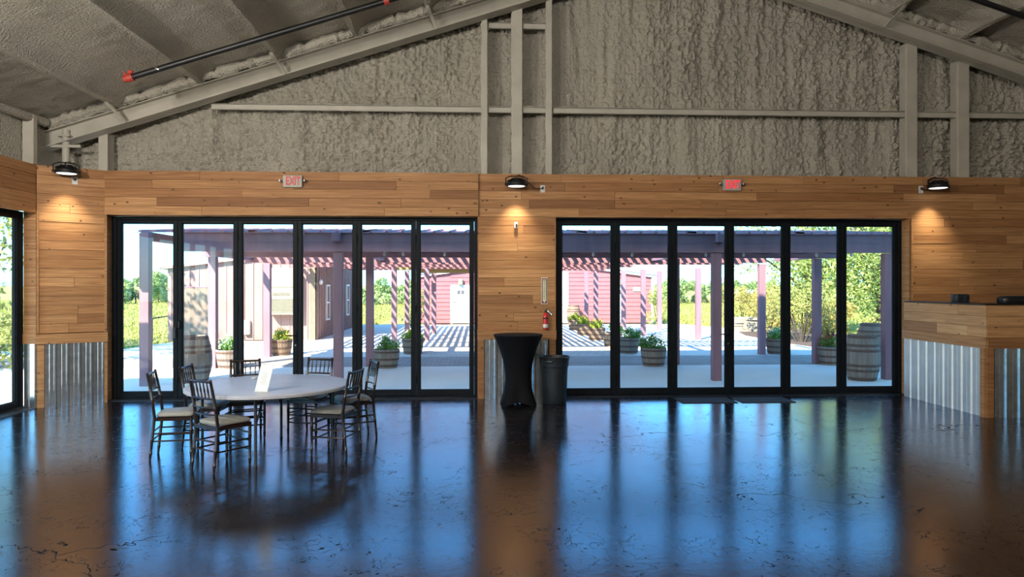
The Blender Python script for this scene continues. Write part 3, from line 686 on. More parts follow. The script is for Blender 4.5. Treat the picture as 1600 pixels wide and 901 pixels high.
MB().lathe([(0.036, 0.0), (0.043, 0.006), (0.043, 0.20), (0.040, 0.225), (0.028, 0.25), (0.018, 0.262), (0.018, 0.275)], 24).build('cylinder', 'red', t, True)
MB().lathe([(0.0437, 0.165), (0.0437, 0.19)], 24, caps=False).build('band', 'print_black', t, True)
MB().lathe([(0.0436, 0.03), (0.0436, 0.085)], 24, caps=False).build('label', 'label_white', t, True)
MB().bbox(-0.016, 0.016, -0.016, 0.016, 0.272, 0.30, 0.004).beam((-0.02, -0.01, 0.30), (0.03, -0.03, 0.315), 0.02, 0.008).beam((-0.01, -0.01, 0.315), (0.035, -0.035, 0.335), 0.02, 0.006).build('valve', 'black', t)
MB().tube([(0.01, -0.01, 0.295), (0.035, -0.02, 0.30), (0.09, -0.03, 0.235)], [0.008, 0.012, 0.017], 10).build('nozzle', 'chrome', t, True)
MB().bbox(-0.02, 0.02, 0.043, 0.082, 0.05, 0.28, 0.004).build('wall_bracket', 'black', t)

# ------------------------------------------------------------------ sprinkler pipes
def pipe(x0, x1, label, capend):
    Y = 9.88; off = 0.045
    t = thing('sprinkler_pipe', label, 'pipe')
    MB().tube([(x0, Y, zr(x0) + off), (x1, Y, zr(x1) + off)], 0.040, 14).build('pipe_run', 'black', t, True)
    d = Vector((x1 - x0, 0, zr(x1) - zr(x0))).normalized(); e = Vector((x0, Y, zr(x0) + off))
    cps = [0.0] if capend else []
    cps += [3.62] if capend else [0.75]
    for s in cps:
        q = e + d * s
        MB().tube([q - d * 0.035, q + d * 0.035], 0.058, 14).bbox(q.x - 0.03, q.x + 0.03, Y - 0.02, Y + 0.02, q.z + 0.045, q.z + 0.10, 0.006).build('coupling', 'rust_red', t, True)
    if capend:
        q = e - d * 0.06
        MB().tube([e - d * 0.03, q - d * 0.03], [0.05, 0.046], 12).tube([q, q + Vector((-0.02, -0.01, 0.09))], [0.02, 0.014], 8).build('end_cap', 'rust_red', t, True)
    hx = PX_L[1] if capend else PX_R[4]
    z0 = zr(hx) + off
    MB().tube([(hx, Y, z0 + 0.04), (hx, Y, zr(hx) + 0.27)], 0.006, 6).lathe([(0.044, -0.015), (0.046, 0), (0.044, 0.015)], 14, (hx, Y, z0)).build('hanger_rod', 'chrome', t)
    hx = PX_L[3] if capend else PX_R[5]
    MB().tube([(hx, Y, zr(hx) + off + 0.04), (hx, Y, zr(hx) + 0.27)], 0.006, 6).build('hanger_rod', 'chrome', t)
pipe(-4.72, XRIDGE - 0.4, 'black sprinkler pipe with red end cap below the left roof slope', True)
pipe(4.6, XR - 0.4, 'black sprinkler pipe below the right roof slope, upper right corner', False)
# pipe() measures couplings from its left end; the right one hangs from PX_R purlins

# ------------------------------------------------------------------ round table and chairs
TX, TY = cw(-2.70, 7.90); TR = 0.87
t = thing('round_table', 'round pale grey folding table ringed by seven dark chairs', 'table', (TX, TY, 0))
MB().lathe([(0.0, 0.696), (TR - 0.04, 0.696), (TR - 0.012, 0.698), (TR, 0.706), (TR, 0.732), (TR - 0.008, 0.741), (TR - 0.02, 0.743), (0.0, 0.743)], 72, caps=False).build('tabletop', 'tabletop', t, True)
legs = [cw(-2.61, 7.23), cw(-3.40, 7.80), cw(-2.80, 8.62), cw(-2.02, 8.02)]
lp = [(a - TX, b - TY) for a, b in legs]
for x, y in lp: MB().tube([(x, y, 0.0), (x, y, 0.03), (x, y, 0.695)], [0.02, 0.016, 0.016], 10).build('leg', 'legmetal', t, True)
for i, j in ((0, 1), (2, 3)):
    a, b = Vector((*lp[i], 0)), Vector((*lp[j], 0))
    MB().tube([a + Vector((0, 0, 0.66)), b + Vector((0, 0, 0.66))], 0.012, 8).build('leg_rail', 'legmetal', t, True)
    for q in (a, b):
        e = q * 0.35; MB().beam(q + Vector((0, 0, 0.40)), e + Vector((0, 0, 0.69)), 0.018, 0.01).build('brace', 'legmetal', t)
MB().beam((*[(lp[0][k] + lp[1][k]) * .5 for k in (0, 1)], 0.665), (*[(lp[2][k] + lp[3][k]) * .5 for k in (0, 1)], 0.665), 0.03, 0.02).build('centre_rail', 'legmetal', t)

def make_chair(label):
    t = thing('chiavari_chair', label, 'chair', (0, 0, 0), 0, 'dark banquet chairs round the table')
    bp = lambda s, z: (s * (0.178 - 0.012 * max(0, z - 0.45) / 0.47), -0.175 - (0.045 * (0.45 - z) / 0.45 if z < 0.45 else 0.075 * ((z - 0.45) / 0.47) ** 1.3), z)
    for s in (-1, 1):
        zs = [0, .02, .06, .065, .08, .085, .2, .205, .22, .225, .45, .62, .625, .64, .645, .80, .90, .905, .92]; rr = [.011, .013, .014, .018, .018, .014, .016, .019, .019, .016, .017, .016, .019, .019, .016, .015, .014, .018, .010]
        MB().tube([bp(s, z) for z in zs], rr, 8).build('back_post', 'chair', t, True)
        fz = [0, .02, .06, .065, .08, .085, .30, .305, .32, .325, .44]; fr = [.010, .013, .014, .018, .018, .014, .016, .019, .019, .016, .018]
        MB().tube([(s * 0.190, 0.185, z) for z in fz], fr, 8).build('front_leg', 'chair', t, True)
    fr_ = MB()
    for p, q in (((-.19, .19, .43), (.19, .19, .43)), ((-.175, -.175, .43), (.175, -.175, .43)), ((-.19, .19, .43), (-.175, -.175, .43)), ((.19, .19, .43), (.175, -.175, .43))): fr_.beam(p, q, 0.03, 0.035)
    fr_.build('seat_frame', 'chair', t)
    def ring(w0, w1, d0, d1, z, k=28, e=0.32):
        out = []
        for i in range(k):
            a = 2 * math.pi * i / k; cx, sy = math.copysign(abs(math.cos(a)) ** e, math.cos(a)), math.copysign(abs(math.sin(a)) ** e, math.sin(a))
            y = d0 + (d1 - d0) * (sy + 1) / 2; f = (y - d0) / (d1 - d0); out.append((cx * (w0 + (w1 - w0) * f), y, z))
        return out
    MB().loft([ring(.165, .19, -.155, .205, .448), ring(.178, .205, -.165, .218, .458), ring(.180, .208, -.167, .220, .475), ring(.165, .192, -.15, .20, .492), ring(.10, .12, -.09, .13, .500)]).build('seat_cushion', 'cushion', t, True)
    for z, r in ((.895, .013), (.725, .011), (.635, .009), (.565, .009)):
        a, b = Vector(bp(-1, z)), Vector(bp(1, z)); bow = 0.012 if z > 0.7 else 0.03
        n = 7; MB().tube([a.lerp(b, i / n) + Vector((0, -bow * math.sin(math.pi * i / n), 0)) for i in range(n + 1)], r, 8).build('back_rail', 'chair', t, True)
    for k in range(5):
        f = (k + 1) / 6; a = Vector(bp(-1, .73)).lerp(Vector(bp(1, .73)), f); b = Vector(bp(-1, .89)).lerp(Vector(bp(1, .89)), 0.5 + (f - 0.5) * 1.06)
        a.y -= 0.012; b.y -= 0.012; MB().tube([a, a.lerp(b, .3), a.lerp(b, .5), a.lerp(b, .7), b], [.006, .007, .010, .007, .006], 7).build('spindle', 'chair', t, True)
    for s in (-1, 1):
        for z in (.20, .28): MB().tube([(s * .190, .185, z), bp(s, z)], .009, 7).build('stretcher', 'chair', t, True)
    for z in (.17, .26, .34):
        MB().tube([(-.19, .185, z), (.19, .185, z)], .009, 7).build('stretcher', 'chair', t, True)
    for z in (.21, .30): MB().tube([bp(-1, z), bp(1, z)], .009, 7).build('stretcher', 'chair', t, True)
    return t
def wdir(fx, fy): a, b = cw(fx, fy); return math.atan2(-a, b)
CH = [((-2.94, 7.21), (.22, .34), 'dark chair nearest the camera, its slatted back turned to us'),
      ((-3.63, 7.68), (.37, .09), 'dark chair alone at the table\'s far left, seat facing right'),
      ((-3.52, 8.22), (.37, .02), 'dark chair tucked in behind the leftmost one, before the doors'),
      ((-3.22, 8.62), (.15, -.34), 'dark chair behind the menu card, facing us across the table'),
      ((-2.50, 8.80), (-.09, -.33), 'dark chair behind the table\'s right half, ivory seat toward us'),
      ((-1.944, 7.83), (-.335, .08), 'dark chair in front at the table\'s right, facing left'),
      ((-1.91, 8.63), (-.33, -.17), 'dark chair behind the right front one, rightmost of all')]
ch0 = None
for (cx, cz), f, lab in CH:
    x, y = cw(cx, cz); rz = wdir(*f)
    if ch0 is None: ch0 = make_chair(lab); ch0.location = (x, y, 0); ch0.rotation_euler = (0, 0, rz)
    else: copy_thing(ch0, (x, y, 0), rz, lab)
# menu card in a clear stand, small white coaster
d = ray(409, 611); tt = (0.744 - HC) / d[2]; mc = (d[0] * tt, d[1] * tt, 0.7435)
t = thing('menu_card', 'leaning printed card in a clear stand on the round table', 'card', mc, R(-12))
tilt = R(9)
cm = MB().loft([[(-0.078 + sx, yy, z), (0.062 + sx, yy, z), (0.062 + sx, yy + 0.004, z), (-0.078 + sx, yy + 0.004, z)] for z, sx, yy in ((0.002, 0.0, 0.0), (0.275, 0.045, 0.05))])
cm.build('card', 'paper', t)
ln = MB()
for k, (wd, off) in enumerate(((.05, 0), (.07, 0), (.04, 0.005), (.06, -.004), (.07, 0), (.05, .004), (.06, 0))):
    z = 0.075 + 0.018 * k; sx = -0.008 + 0.045 * z / 0.275 + off; yy = 0.05 * z / 0.275 - 0.0012
    ln.box(sx - wd / 2, sx + wd / 2, yy - 0.0004, yy + 0.001, z, z + 0.0035)
ln.build('print_lines', 'ink', t)
MB().bbox(-0.075, 0.085, -0.03, 0.05, 0.0, 0.004, 0.001).build('stand_foot', 'white_plastic', t)
d = ray(397, 591); tt = (0.744 - HC) / d[2]
tag(MB().lathe([(0.0, 0), (0.032, 0.0), (0.034, 0.003), (0.034, 0.010), (0.03, 0.013), (0.0, 0.013)], 18, caps=False).build('tealight', 'white_plastic', None, True, (d[0] * tt, d[1] * tt, 0.744)), 'small white disc lying on the table behind the menu card', 'tealight')

# ------------------------------------------------------------------ covered cocktail table, bin, mats
ctx, cty = cw(0.095, 11.02)
t = thing('cocktail_table', 'tall cocktail table under a tight black stretch cover, before the pier', 'table', (ctx, cty, 0))
rings = []; H = 1.075; n = 48
for i in range(23):
    s = i / 22; z = 0.0 + (H - 0.012) * s
    wst = 0.21 + 0.172 * max(0, (s - 0.40) / 0.60) ** 1.9 + 0.085 * max(0, (0.40 - s) / 0.40) ** 1.7
    sq = max(0, 1 - s / 0.75); ring_ = []
    for k in range(n):
        a = 2 * math.pi * k / n; c4 = math.cos(4 * (a - math.pi / 4 - 0.0))
        r_ = wst * (1 + 0.17 * sq * c4 * (0.35 + 0.65 * sq)); zz = z
        if s < 0.2: zz = z + (0.2 - s) * 0.28 * (1 - c4) / 2
        ring_.append((r_ * math.cos(a), r_ * math.sin(a), zz))
    rings.append(ring_)
rings.append([(0.378 * math.cos(2 * math.pi * k / n), 0.378 * math.sin(2 * math.pi * k / n), H) for k in range(n)])
MB().loft(rings, True).build('stretch_cover', 'black_cloth', t, True)
MB().lathe([(0.0, H + 0.001), (0.37, H + 0.001), (0.382, H - 0.006), (0.384, H - 0.018)], 48, caps=False).build('top_cloth', 'black_cloth', t, True)
for k in range(4):
    a = math.pi / 4 + k * math.pi / 2; MB().lathe([(0.03, 0.0), (0.034, 0.012), (0.02, 0.03)], 12, (0.30 * math.cos(a), 0.30 * math.sin(a), 0)).build('foot', 'black', t, True)
bx, by = cw(0.665, 11.12)
t = thing('trash_can', 'dark grey round bin with rim handles, beside the covered cocktail table', 'bin', (bx, by, 0))
rings = []
for z, r_ in ((0.0, 0.178), (0.012, 0.186), (0.30, 0.198), (0.56, 0.206), (0.575, 0.222), (0.66, 0.226), (0.672, 0.230), (0.70, 0.232), (0.712, 0.236), (0.722, 0.236), (0.724, 0.226), (0.70, 0.220), (0.30, 0.19), (0.03, 0.17)):
    rg = []
    for k in range(64):
        a = 2 * math.pi * k / 64; fl = 0.006 * (1 if math.cos(10 * a) > 0.55 else 0) if 0.02 < z < 0.56 and r_ > 0.18 and z not in (0.30,) else (0.006 * (1 if math.cos(10 * a) > 0.55 else 0) if r_ == 0.198 else 0)
        rg.append(((r_ - fl) * math.cos(a), (r_ - fl) * math.sin(a), z))
    rings.append(rg)
MB().loft(rings).build('bin_body', 'can', t, True)
for a in (R(-118), R(62)):
    p = Vector((math.cos(a), math.sin(a), 0)); q = Vector((-p.y, p.x, 0))
    MB().tube([p * 0.22 + q * 0.07 + Vector((0, 0, 0.69)), p * 0.262 + q * 0.06 + Vector((0, 0, 0.66)), p * 0.262 - q * 0.06 + Vector((0, 0, 0.66)), p * 0.22 - q * 0.07 + Vector((0, 0, 0.69))], 0.013, 8).build('handle', 'can', t, True)
MB().tube([Vector((0.237 * math.cos(a), 0.237 * math.sin(a), 0.716 + 0.006 * math.sin(3 * a))) for a in [2 * math.pi * k / 40 for k in range(41)]], 0.010, 6).build('liner_edge', 'black', t, True)
for k, (xa, xb, lab) in enumerate(((1052, 1135, 'dark rubber door mat, left one of the pair at the right doors'), (1141, 1222, 'dark rubber door mat, right one of the pair at the right doors'))):
    a, b = WX(xa, 11.42), WX(xb, 11.42); t = thing('door_mat', lab, 'mat', ((a + b) / 2, 11.16, 0), 0, 'rubber mats at the right doors'); w_ = (b - a) / 2
    MB().bbox(-w_, w_, -0.27, 0.27, 0, 0.008, 0.002).build('rubber_border', 'mat', t)
    MB().bbox(-w_ + 0.04, w_ - 0.04, -0.23, 0.23, 0.006, 0.011, 0.002).build('ribbed_centre', 'mat', t)

# ------------------------------------------------------------------ ground outside
GZ = -0.03
def ground(name, poly, z, mat, d=0.25): return struct(MB().prism(poly, 'z', z - d, z).build(name, mat))
ground('patio_slab', [(-22, 11.98), (16, 11.98), (16, 16.35), (-22, 16.35)], GZ, 'slab')
ground('paver_band', [(-22, 16.35), (16, 16.35), (16, 18.55), (-22, 18.55)], GZ, 'pavers')
gr = [G(1145, 513), G(1165, 524), G(1230, 536), G(1330, 550.5)]
ground('courtyard_paving', [(-22, 18.55), (16, 18.55), (gr[3].x + 4, 18.75), (gr[3].x, gr[3].y), (gr[2].x, gr[2].y), (gr[1].x, gr[1].y), (gr[0].x, gr[0].y), (gr[0].x - 1.2, 33.4), (-6.0, 33.4), (-6.6, 24.0), (-9.9, 24.0), (-10.4, 20.6), (-22, 20.6)], GZ, 'conc2')
fl_ = []
ground('flagstone_path', [(-1.6, 18.6), (4.2, 18.6), (2.6, 32.0), (-1.2, 32.0)], GZ + 0.004, 'court', 0.05)
ground('mulch_bed', [(gr[3].x + 5, 18.9), (gr[3].x, gr[3].y + 0.05), (gr[2].x, gr[2].y + 0.05), (gr[1].x, gr[1].y + 0.05), (gr[0].x, gr[0].y + 0.05), (gr[0].x + 2, gr[0].y + 1.2), (gr[2].x + 4, gr[2].y + 3.0), (gr[3].x + 8, 24)], GZ + 0.02, 'mulch')
ground('field_ground', [(-500, -60), (500, -60), (500, 900), (-500, 900)], GZ - 0.12, 'field', 0.1)
ground('side_drive', [(-22, -20), (XL - 0.36, -20), (XL - 0.36, 11.97), (-22, 11.97)], GZ - 0.01, 'conc2')
# grass blades in the meadow (nobody could count them)
rg = np.random.default_rng(4)
n = 90000
yy = 20.8 + (rg.random(n) ** 1.6) * 70; xx = (rg.random(n) - 0.5) * 2 * (yy * 0.82 + 2)
ok = ~((xx > -5) & (xx < 8.5) & (yy < 43)) & ~((xx > 8) & (xx < 12) & (yy < 30)) & ~((xx > -10.5) & (xx < 9.5) & (yy < 34.5)) & ~((xx > 0) & (yy < 30) & (xx < 14) & (yy < 24))
xx, yy = xx[ok], yy[ok]; n = len(xx)
h = 0.05 + 0.16 * rg.random(n) * np.clip((yy - 20) / 12, 0.15, 1); a = rg.random(n) * 6.28; wd = 0.012 + yy * 0.0006
vv = np.empty((n, 3, 3)); zg = GZ - 0.12
vv[:, 0] = np.stack([xx - wd * np.cos(a), yy - wd * np.sin(a), np.full(n, zg)], 1); vv[:, 1] = np.stack([xx + wd * np.cos(a), yy + wd * np.sin(a), np.full(n, zg)], 1)
vv[:, 2] = np.stack([xx + (rg.random(n) - .5) * 0.2, yy + (rg.random(n) - .5) * 0.2, zg + h], 1)
gs = raw('meadow_grass', vv.reshape(-1, 3), np.arange(3 * n).reshape(-1, 3), 'blade', smooth=False)
gs['kind'] = 'stuff'; tag(gs, 'tall sunny meadow grass beyond the paved yard', 'grass')

# ------------------------------------------------------------------ plants
def leaf_mesh(name, centres, radii, n, size, mat, parent, seed, up=0.0):
    """Leaves scattered through overlapping clumps; every leaf a small bent rhomb."""
    g = np.random.default_rng(seed); cs = np.array(centres, float); rs_ = np.array(radii, float).reshape(len(cs), -1)
    if rs_.shape[1] == 1: rs_ = np.repeat(rs_, 3, 1)
    wgt = np.prod(rs_, 1) ** (2 / 3); k = g.choice(len(cs), n, p=wgt / wgt.sum())
    d = g.normal(size=(n, 3)); d /= np.linalg.norm(d, axis=1)[:, None]
    rad = (0.45 + 0.55 * g.random(n) ** 0.5)[:, None]
    p = cs[k] + d * rs_[k] * rad
    t1 = g.normal(size=(n, 3)) + np.array([0, 0, up]); t1 /= np.linalg.norm(t1, axis=1)[:, None]
    t2 = np.cross(t1, g.normal(size=(n, 3))); t2 /= np.linalg.norm(t2, axis=1)[:, None]
    s = (size * (0.6 + 0.8 * g.random(n)))[:, None]
    v = np.stack([p - t1 * s, p - t2 * s * .45, p + t1 * s, p + t2 * s * .45], 1).reshape(-1, 3)
    return raw(name, v, np.arange(4 * n).reshape(-1, 4), mat, parent, False)
def clumps(r, n, spread, rad, base):
    return [(r.gauss(0, spread[0]), r.gauss(0, spread[1]), base + r.uniform(-1, 1) * spread[2]) for _ in range(n)], [rad * r.uniform(.6, 1.25) for _ in range(n)]
def tree(label, x, y, h, spread, seed, n, leaf, mat='leaf_tree', name='tree', trunk=True, group=None, low=0.25):
    r = random.Random(seed); t = thing(name, label, 'tree' if name == 'tree' else 'bush', (x, y, GZ - 0.12), 0, group)
    cs, rs_ = [], []
    m = MB()
    if trunk: m.tube([(0, 0, 0), (0.05 * h * .1, 0, h * .2), (-.03 * h * .2, .02, h * .45)], [h * .03, h * .022, h * .016], 8)
    for k in range(16):
        a = r.uniform(0, 6.28); f = r.uniform(.2, 1); z = h * (low + (0.92 - low) * r.random()); q = spread * f * (1 - 0.5 * abs((z / h - low) / (1 - low) - .4))
        c = (math.cos(a) * q, math.sin(a) * q, z); cs.append(c); rs_.append(min(spread * .46, h * .24) * r.uniform(.6, 1.0))
        if trunk: m.tube([(0, 0, h * r.uniform(.15, .45)), (c[0] * .5, c[1] * .5, c[2] * .75), c], [h * .012, h * .007, h * .003], 5)
        else: m.tube([(c[0] * .08, c[1] * .08, 0), (c[0] * .6, c[1] * .6, c[2] * .55), c], [h * .012, h * .008, h * .004], 5)
    m.build('trunk' if trunk else 'stems', 'bark', t, True)
    leaf_mesh('crown' if trunk else 'foliage', cs, rs_, n, leaf, mat, t, seed)
    return t
def at_px(px, Y): return WX(px, Y)
tree('large leafy tree behind the right glass doors, right of all', at_px(1375, 27), 27, 7.2, 3.4, 1, 15000, .075, 'leaf_tree', low=.22)
tree('bright leafy tree behind the second post from the right', at_px(1262, 30), 30, 6.6, 3.0, 2, 14000, .075, 'leaf_tree', low=.2)
tree('tree with yellowing crown rising over the pergola roof, far right', at_px(1450, 36), 36, 9.0, 4.2, 3, 7000, .14, 'leaf_pale', low=.25)
tree('spreading shrub with bare stems in the mulch bed by the post', at_px(1252, 22.6), 22.6, 2.0, 1.15, 4, 2400, .05, 'leaf_pale', 'bush', False, low=.45)
tree('golden shrub left of the bare stemmed shrub, in the mulch bed', at_px(1207, 25.5), 25.5, 1.75, 1.3, 5, 3200, .05, 'leaf_orange', 'bush', False)
tree('golden shrub behind the stacked limestone blocks', at_px(1165, 29.5), 29.5, 1.9, 1.5, 6, 2600, .06, 'leaf_orange', 'bush', False)
tree('green gold shrub behind the red flowered planter', at_px(1300, 24.0), 24.0, 1.5, 1.1, 7, 2600, .06, 'leaf_orange', 'bush', False)
tree('low yellow green shrub behind the far right barrel', at_px(1382, 23.0), 23.0, 1.05, 0.9, 8, 1800, .06, 'leaf_pale', 'bush', False)
for k, (px, Y, h, sp, lab) in enumerate(((212, 75, 2.7, 3.0, 'round meadow tree seen left of the outermost pergola post'), (247, 80, 3.1, 4.0, 'round meadow tree seen right of the outermost pergola post'), (268, 84, 3.2, 4.0, 'meadow tree half hidden by the edge of the rose building'))):
    tree(lab, at_px(px, Y), Y, h, sp, 20 + k, 2600, .20, 'leaf_far', group='meadow trees far left', low=.2)
for k, (px, Y, h, sp, lab) in enumerate(((602, 70, 2.2, 5.0, 'far low thicket in the meadow, beside the striped posts'), (632, 74, 2.4, 5.0, 'far low thicket in the meadow, behind the two striped posts'), (1038, 72, 2.4, 4.5, 'far low thicket at the right corner of the red barn'), (1075, 75, 2.4, 5.5, 'far low thicket left of the lone striped post'), (1110, 75, 2.3, 5.0, 'far low thicket right of the lone striped post'), (1160, 80, 2.6, 6, 'far low thicket below the grey roofed shed'))):
    tree(lab, at_px(px, Y), Y, h, sp, 30 + k, 1500, .18, 'leaf_far', 'bush', False, 'far meadow thickets', low=.1)
tree('leafy bush outside the side door, nearest its frame', -11.6, 15.9, 3.6, 1.7, 41, 3800, .08, 'leaf_pale', 'bush', False, low=.15)
tree('tall tree outside the left side door', -15.5, 20.0, 6.5, 2.8, 42, 5000, .10, 'leaf_tree', low=.25)
tree('roadside tree whose upper leaves show in the leftmost pane', -14.5, 17.0, 7.5, 3.2, 43, 5000, .11, 'leaf_tree', low=.5)
tree('green shrub beside the corner of the red barn', at_px(1029, 33), 33, 1.9, .7, 44, 900, .06, 'leaf_tree', 'bush', False, low=.1)
tree('small dark shrub on the far edge of the yard, beside the barrel planters', at_px(648, 31.5), 31.5, 1.9, .6, 45, 800, .06, 'leaf_tree', 'bush', False, low=.1)

def barrel_staves(prof, n, mat, parent, cap_z=None, seg=5):
    m = MB(); rings = []
    for r_, z in prof:
        rg_ = []
        for k in range(n):
            for f, dr in ((0.03, -0.006), (0.10, 0), (0.5, 0.0015), (0.90, 0), (0.97, -0.006)):
                a = 2 * math.pi * (k + f) / n; rg_.append(((r_ + dr) * math.cos(a), (r_ + dr) * math.sin(a), z))
        rings.append(rg_)
    m.loft(rings, True)
    return m.build('staves', mat, parent)
def hoop(z, h, r0, r1, parent):
    MB().lathe([(r0 - .004, z - h / 2), (r0 + .006, z - h / 2), (r1 + .006, z + h / 2), (r1 - .004, z + h / 2)], 36, caps=False).build('hoop', 'hoop', parent)
def make_planter(label, mat, leafm, petal, seed):
    t = thing('barrel_planter', label, 'planter', (0, 0, 0), 0, 'half barrel planters in the yard')
    barrel_staves([(.235, 0), (.255, .1), (.28, .25), (.297, .42), (.275, .425), (.27, .38), (.1, .375)], 22, mat, t)
    hoop(.06, .045, .246, .252, t); hoop(.20, .045, .270, .277, t); hoop(.36, .04, .290, .294, t)
    MB().lathe([(0, .385), (.272, .385)], 24, caps=False).build('soil', 'soil', t)
    r = random.Random(seed); cs = []; rs_ = []
    for k in range(15):
        a = r.uniform(0, 6.28); q = r.uniform(0, .27); cs.append((q * math.cos(a), q * math.sin(a), .44 + r.uniform(0, .10) + (.08 if q < .12 else 0))); rs_.append(r.uniform(.08, .13))
    leaf_mesh('leaves', cs, rs_, 620, .035, leafm, t, seed, 0.8)
    leaf_mesh('flowers', [(c[0], c[1], c[2] + .06) for c in cs], [x * 1.0 for x in rs_], 170, .026, petal, t, seed + 1)
    return t
pl0 = {}
PLANT = [(359, 577, 'a', 'half barrel planter left, before the shed door of the rose building'), (439, 556, 'c', 'half barrel planter with lime leaves under the big air conditioner'),
         (604, 576, 'a', 'half barrel planter before the third inner post, white flowers, nearest on the left'), (645, 554, 'c', 'half barrel planter with yellow flowers behind the nearest left one'),
         (1021, 573, 'b', 'foremost half barrel planter of the diagonal row, right doors'), (982, 553, 'b', 'second half barrel planter of the diagonal row, white and green'),
         (957, 542, 'b', 'third half barrel planter of the diagonal row, behind the door stile'), (932, 532, 'c', 'fourth half barrel planter of the diagonal row, lime leaves'),
         (913, 524, 'c', 'fifth half barrel planter of the diagonal row, next to last'), (899, 516, 'c', 'last half barrel planter of the diagonal row, beside the red barn barrel'),
         (1214, 554, 'b', 'half barrel planter standing right of the slender right post'), (1298, 571, 'd', 'half barrel planter with red flowers against the second right post')]
for px, py, k, lab in PLANT:
    g_ = G(px, py); g_ = g_ * ((g_.y + .27) / g_.y)
    if k not in pl0:
        mt = {'a': ('stave', 'leaf_plant', 'petal_white'), 'b': ('stave', 'leaf_plant', 'petal_white'), 'c': ('stave_pale', 'leaf_lime', 'petal_yellow'), 'd': ('stave', 'leaf_plant', 'petal_red')}[k]
        pl0[k] = make_planter(lab, *mt, seed=50 + ord(k)); pl0[k].location = (g_.x, g_.y, GZ)
    else: copy_thing(pl0[k], (g_.x, g_.y, GZ), rng.uniform(0, 6), lab)
def make_barrel(label, mat):
    t = thing('wine_barrel', label, 'barrel', (0, 0, 0), 0, 'full barrels in the yard')
    pr = []
    for i in range(13):
        s = i / 12; pr.append((.245 + .085 * math.sin(math.pi * s) ** 0.9, .89 * s))
    barrel_staves(pr + [(.232, .89), (.228, .855), (.05, .855)], 24, mat, t)
    rr = lambda z: .245 + .085 * math.sin(math.pi * z / .89) ** 0.9
    for z, hh_ in ((.035, .06), (.20, .05), (.30, .05), (.59, .05), (.69, .05), (.855, .06)): hoop(z, hh_, rr(max(.001, z - hh_ / 2)), rr(min(.889, z + hh_ / 2)), t)
    MB().lathe([(0, .858), (.23, .858)], 24, caps=False).build('head', mat, t)
    return t
b0 = None
for px, py, mt, lab in ((1347, 596, 'stave', 'full grey barrel nearest us, before the right-hand post'), (1361, 561, 'stave_pale', 'full barrel standing behind the grey barrel at the right doors'), (303, 599, 'stave', 'dark full barrel at the left doors behind the first leaf joint'),
                        (690, 505, 'stave_pale', 'pale full barrel left of the white barn door'), (896, 506, 'stave_pale', 'pale full barrel at the barn, behind the last planter of the row')):
    g_ = G(px, py); g_ = g_ * ((g_.y + .27) / g_.y)
    b = make_barrel(lab, mt); b.location = (g_.x, g_.y, GZ); b.rotation_euler = (0, 0, rng.uniform(0, 6))

# ------------------------------------------------------------------ pergola
pg = thing('pergola', 'barn red timber pergola with ribbed roof, running along the patio and yard', 'pergola', (0, 14, GZ))
pg.location = (0, 0, 0)
def post(px, py, top=2.44, wd=.17):
    g_ = G(px, py); y = g_.y + wd / 2; x = g_.x * y / g_.y
    MB().bbox(x - wd / 2, x + wd / 2, y - wd / 2, y + wd / 2, GZ, top, .006).build('post', 'post', pg); return x, y
RA, RB_, RC, RD, RE = 13.72, 16.55, 18.75, 23.8, 28.9
for px, Y in ((228, RA - .25), (529, RA), (824, RA), (1119, RA), (1386, RA), (333, RB_ - .3), (578, RB_), (1055, RB_), (1276, RB_), (418, RC), (1190, RC), (1005, RC + 7.2), (616, RD), (667, RD), (974, RD + 4.6), (1091, RD), (636, RE), (678, RE - 1.6), (916, RE + 1.8), (931, RE), (1030.5, RE)):
    x = WX(px, Y); wd = .17
    MB().bbox(x - wd / 2, x + wd / 2, Y - wd / 2, Y + wd / 2, GZ, 2.80 if px == 228 else 2.46 if Y < 18 else 2.40, .006).build('post', 'post', pg)
xa0, xa1 = WX(287, RA), WX(1418, RA)
MB().bbox(xa0, xa1, RA - .12, RA + .02, 2.47, 2.645).build('beam', 'post', pg)
MB().bbox(xa0, xa1, RA - .118, RA + .04, 2.645, 2.834).build('beam', 'post', pg)
MB().bbox(WX(318, RB_), xa1, RB_ - .08, RB_ + .08, 2.47, 2.66).build('beam', 'post', pg)
for x in (WX(228, RA - .25), xa1 - .2, WX(529, RA), WX(824, RA), WX(1119, RA)): MB().bbox(x - .07, x + .07, RA - .3, RB_ + .1, 2.66, 2.82).build('joist', 'post', pg)
def ribbed(x0, x1, y0, z0, y1, z1, nm='roof_sheet', pitch=.30, mat='roofmetal'):
    prof = []; x = x0
    while x < x1:
        for dx, h in ((0, 0), (.10, 0), (.115, .0), (.13, .035), (.165, .035), (.18, 0)): prof.append((min(x1, x + dx), h))
        x += pitch
    prof.append((x1, 0)); k = len(prof)
    vs_ = [(x, y0, z0 + h) for x, h in prof] + [(x, y1, z1 + h) for x, h in prof] + [(x, y0, z0 - .012) for x, h in prof] + [(x, y1, z1 - .012) for x, h in prof]
    fs = [(i, i + 1, k + i + 1, k + i) for i in range(k - 1)] + [(2 * k + i, 2 * k + i + 1, 3 * k + i + 1, 3 * k + i) for i in range(k - 1)] + [(i, i + 1, 2 * k + i + 1, 2 * k + i) for i in range(k - 1)] + [(k + i, k + i + 1, 3 * k + i + 1, 3 * k + i) for i in range(k - 1)]
    return MB().add(vs_, fs).build(nm, mat, pg)
xr0, xr1 = WX(206, RA - .16), WX(1299, 16.7)
for i in range(7):
    a, b = xr0 + (xr1 - xr0) * i / 7, xr0 + (xr1 - xr0) * (i + 1) / 7; ribbed(a, b, RA - .16, 2.832, RB_ + .2, 3.115)
ribbed(xr1, xa1, RA - .14, 2.83, RA + .5, 2.83)
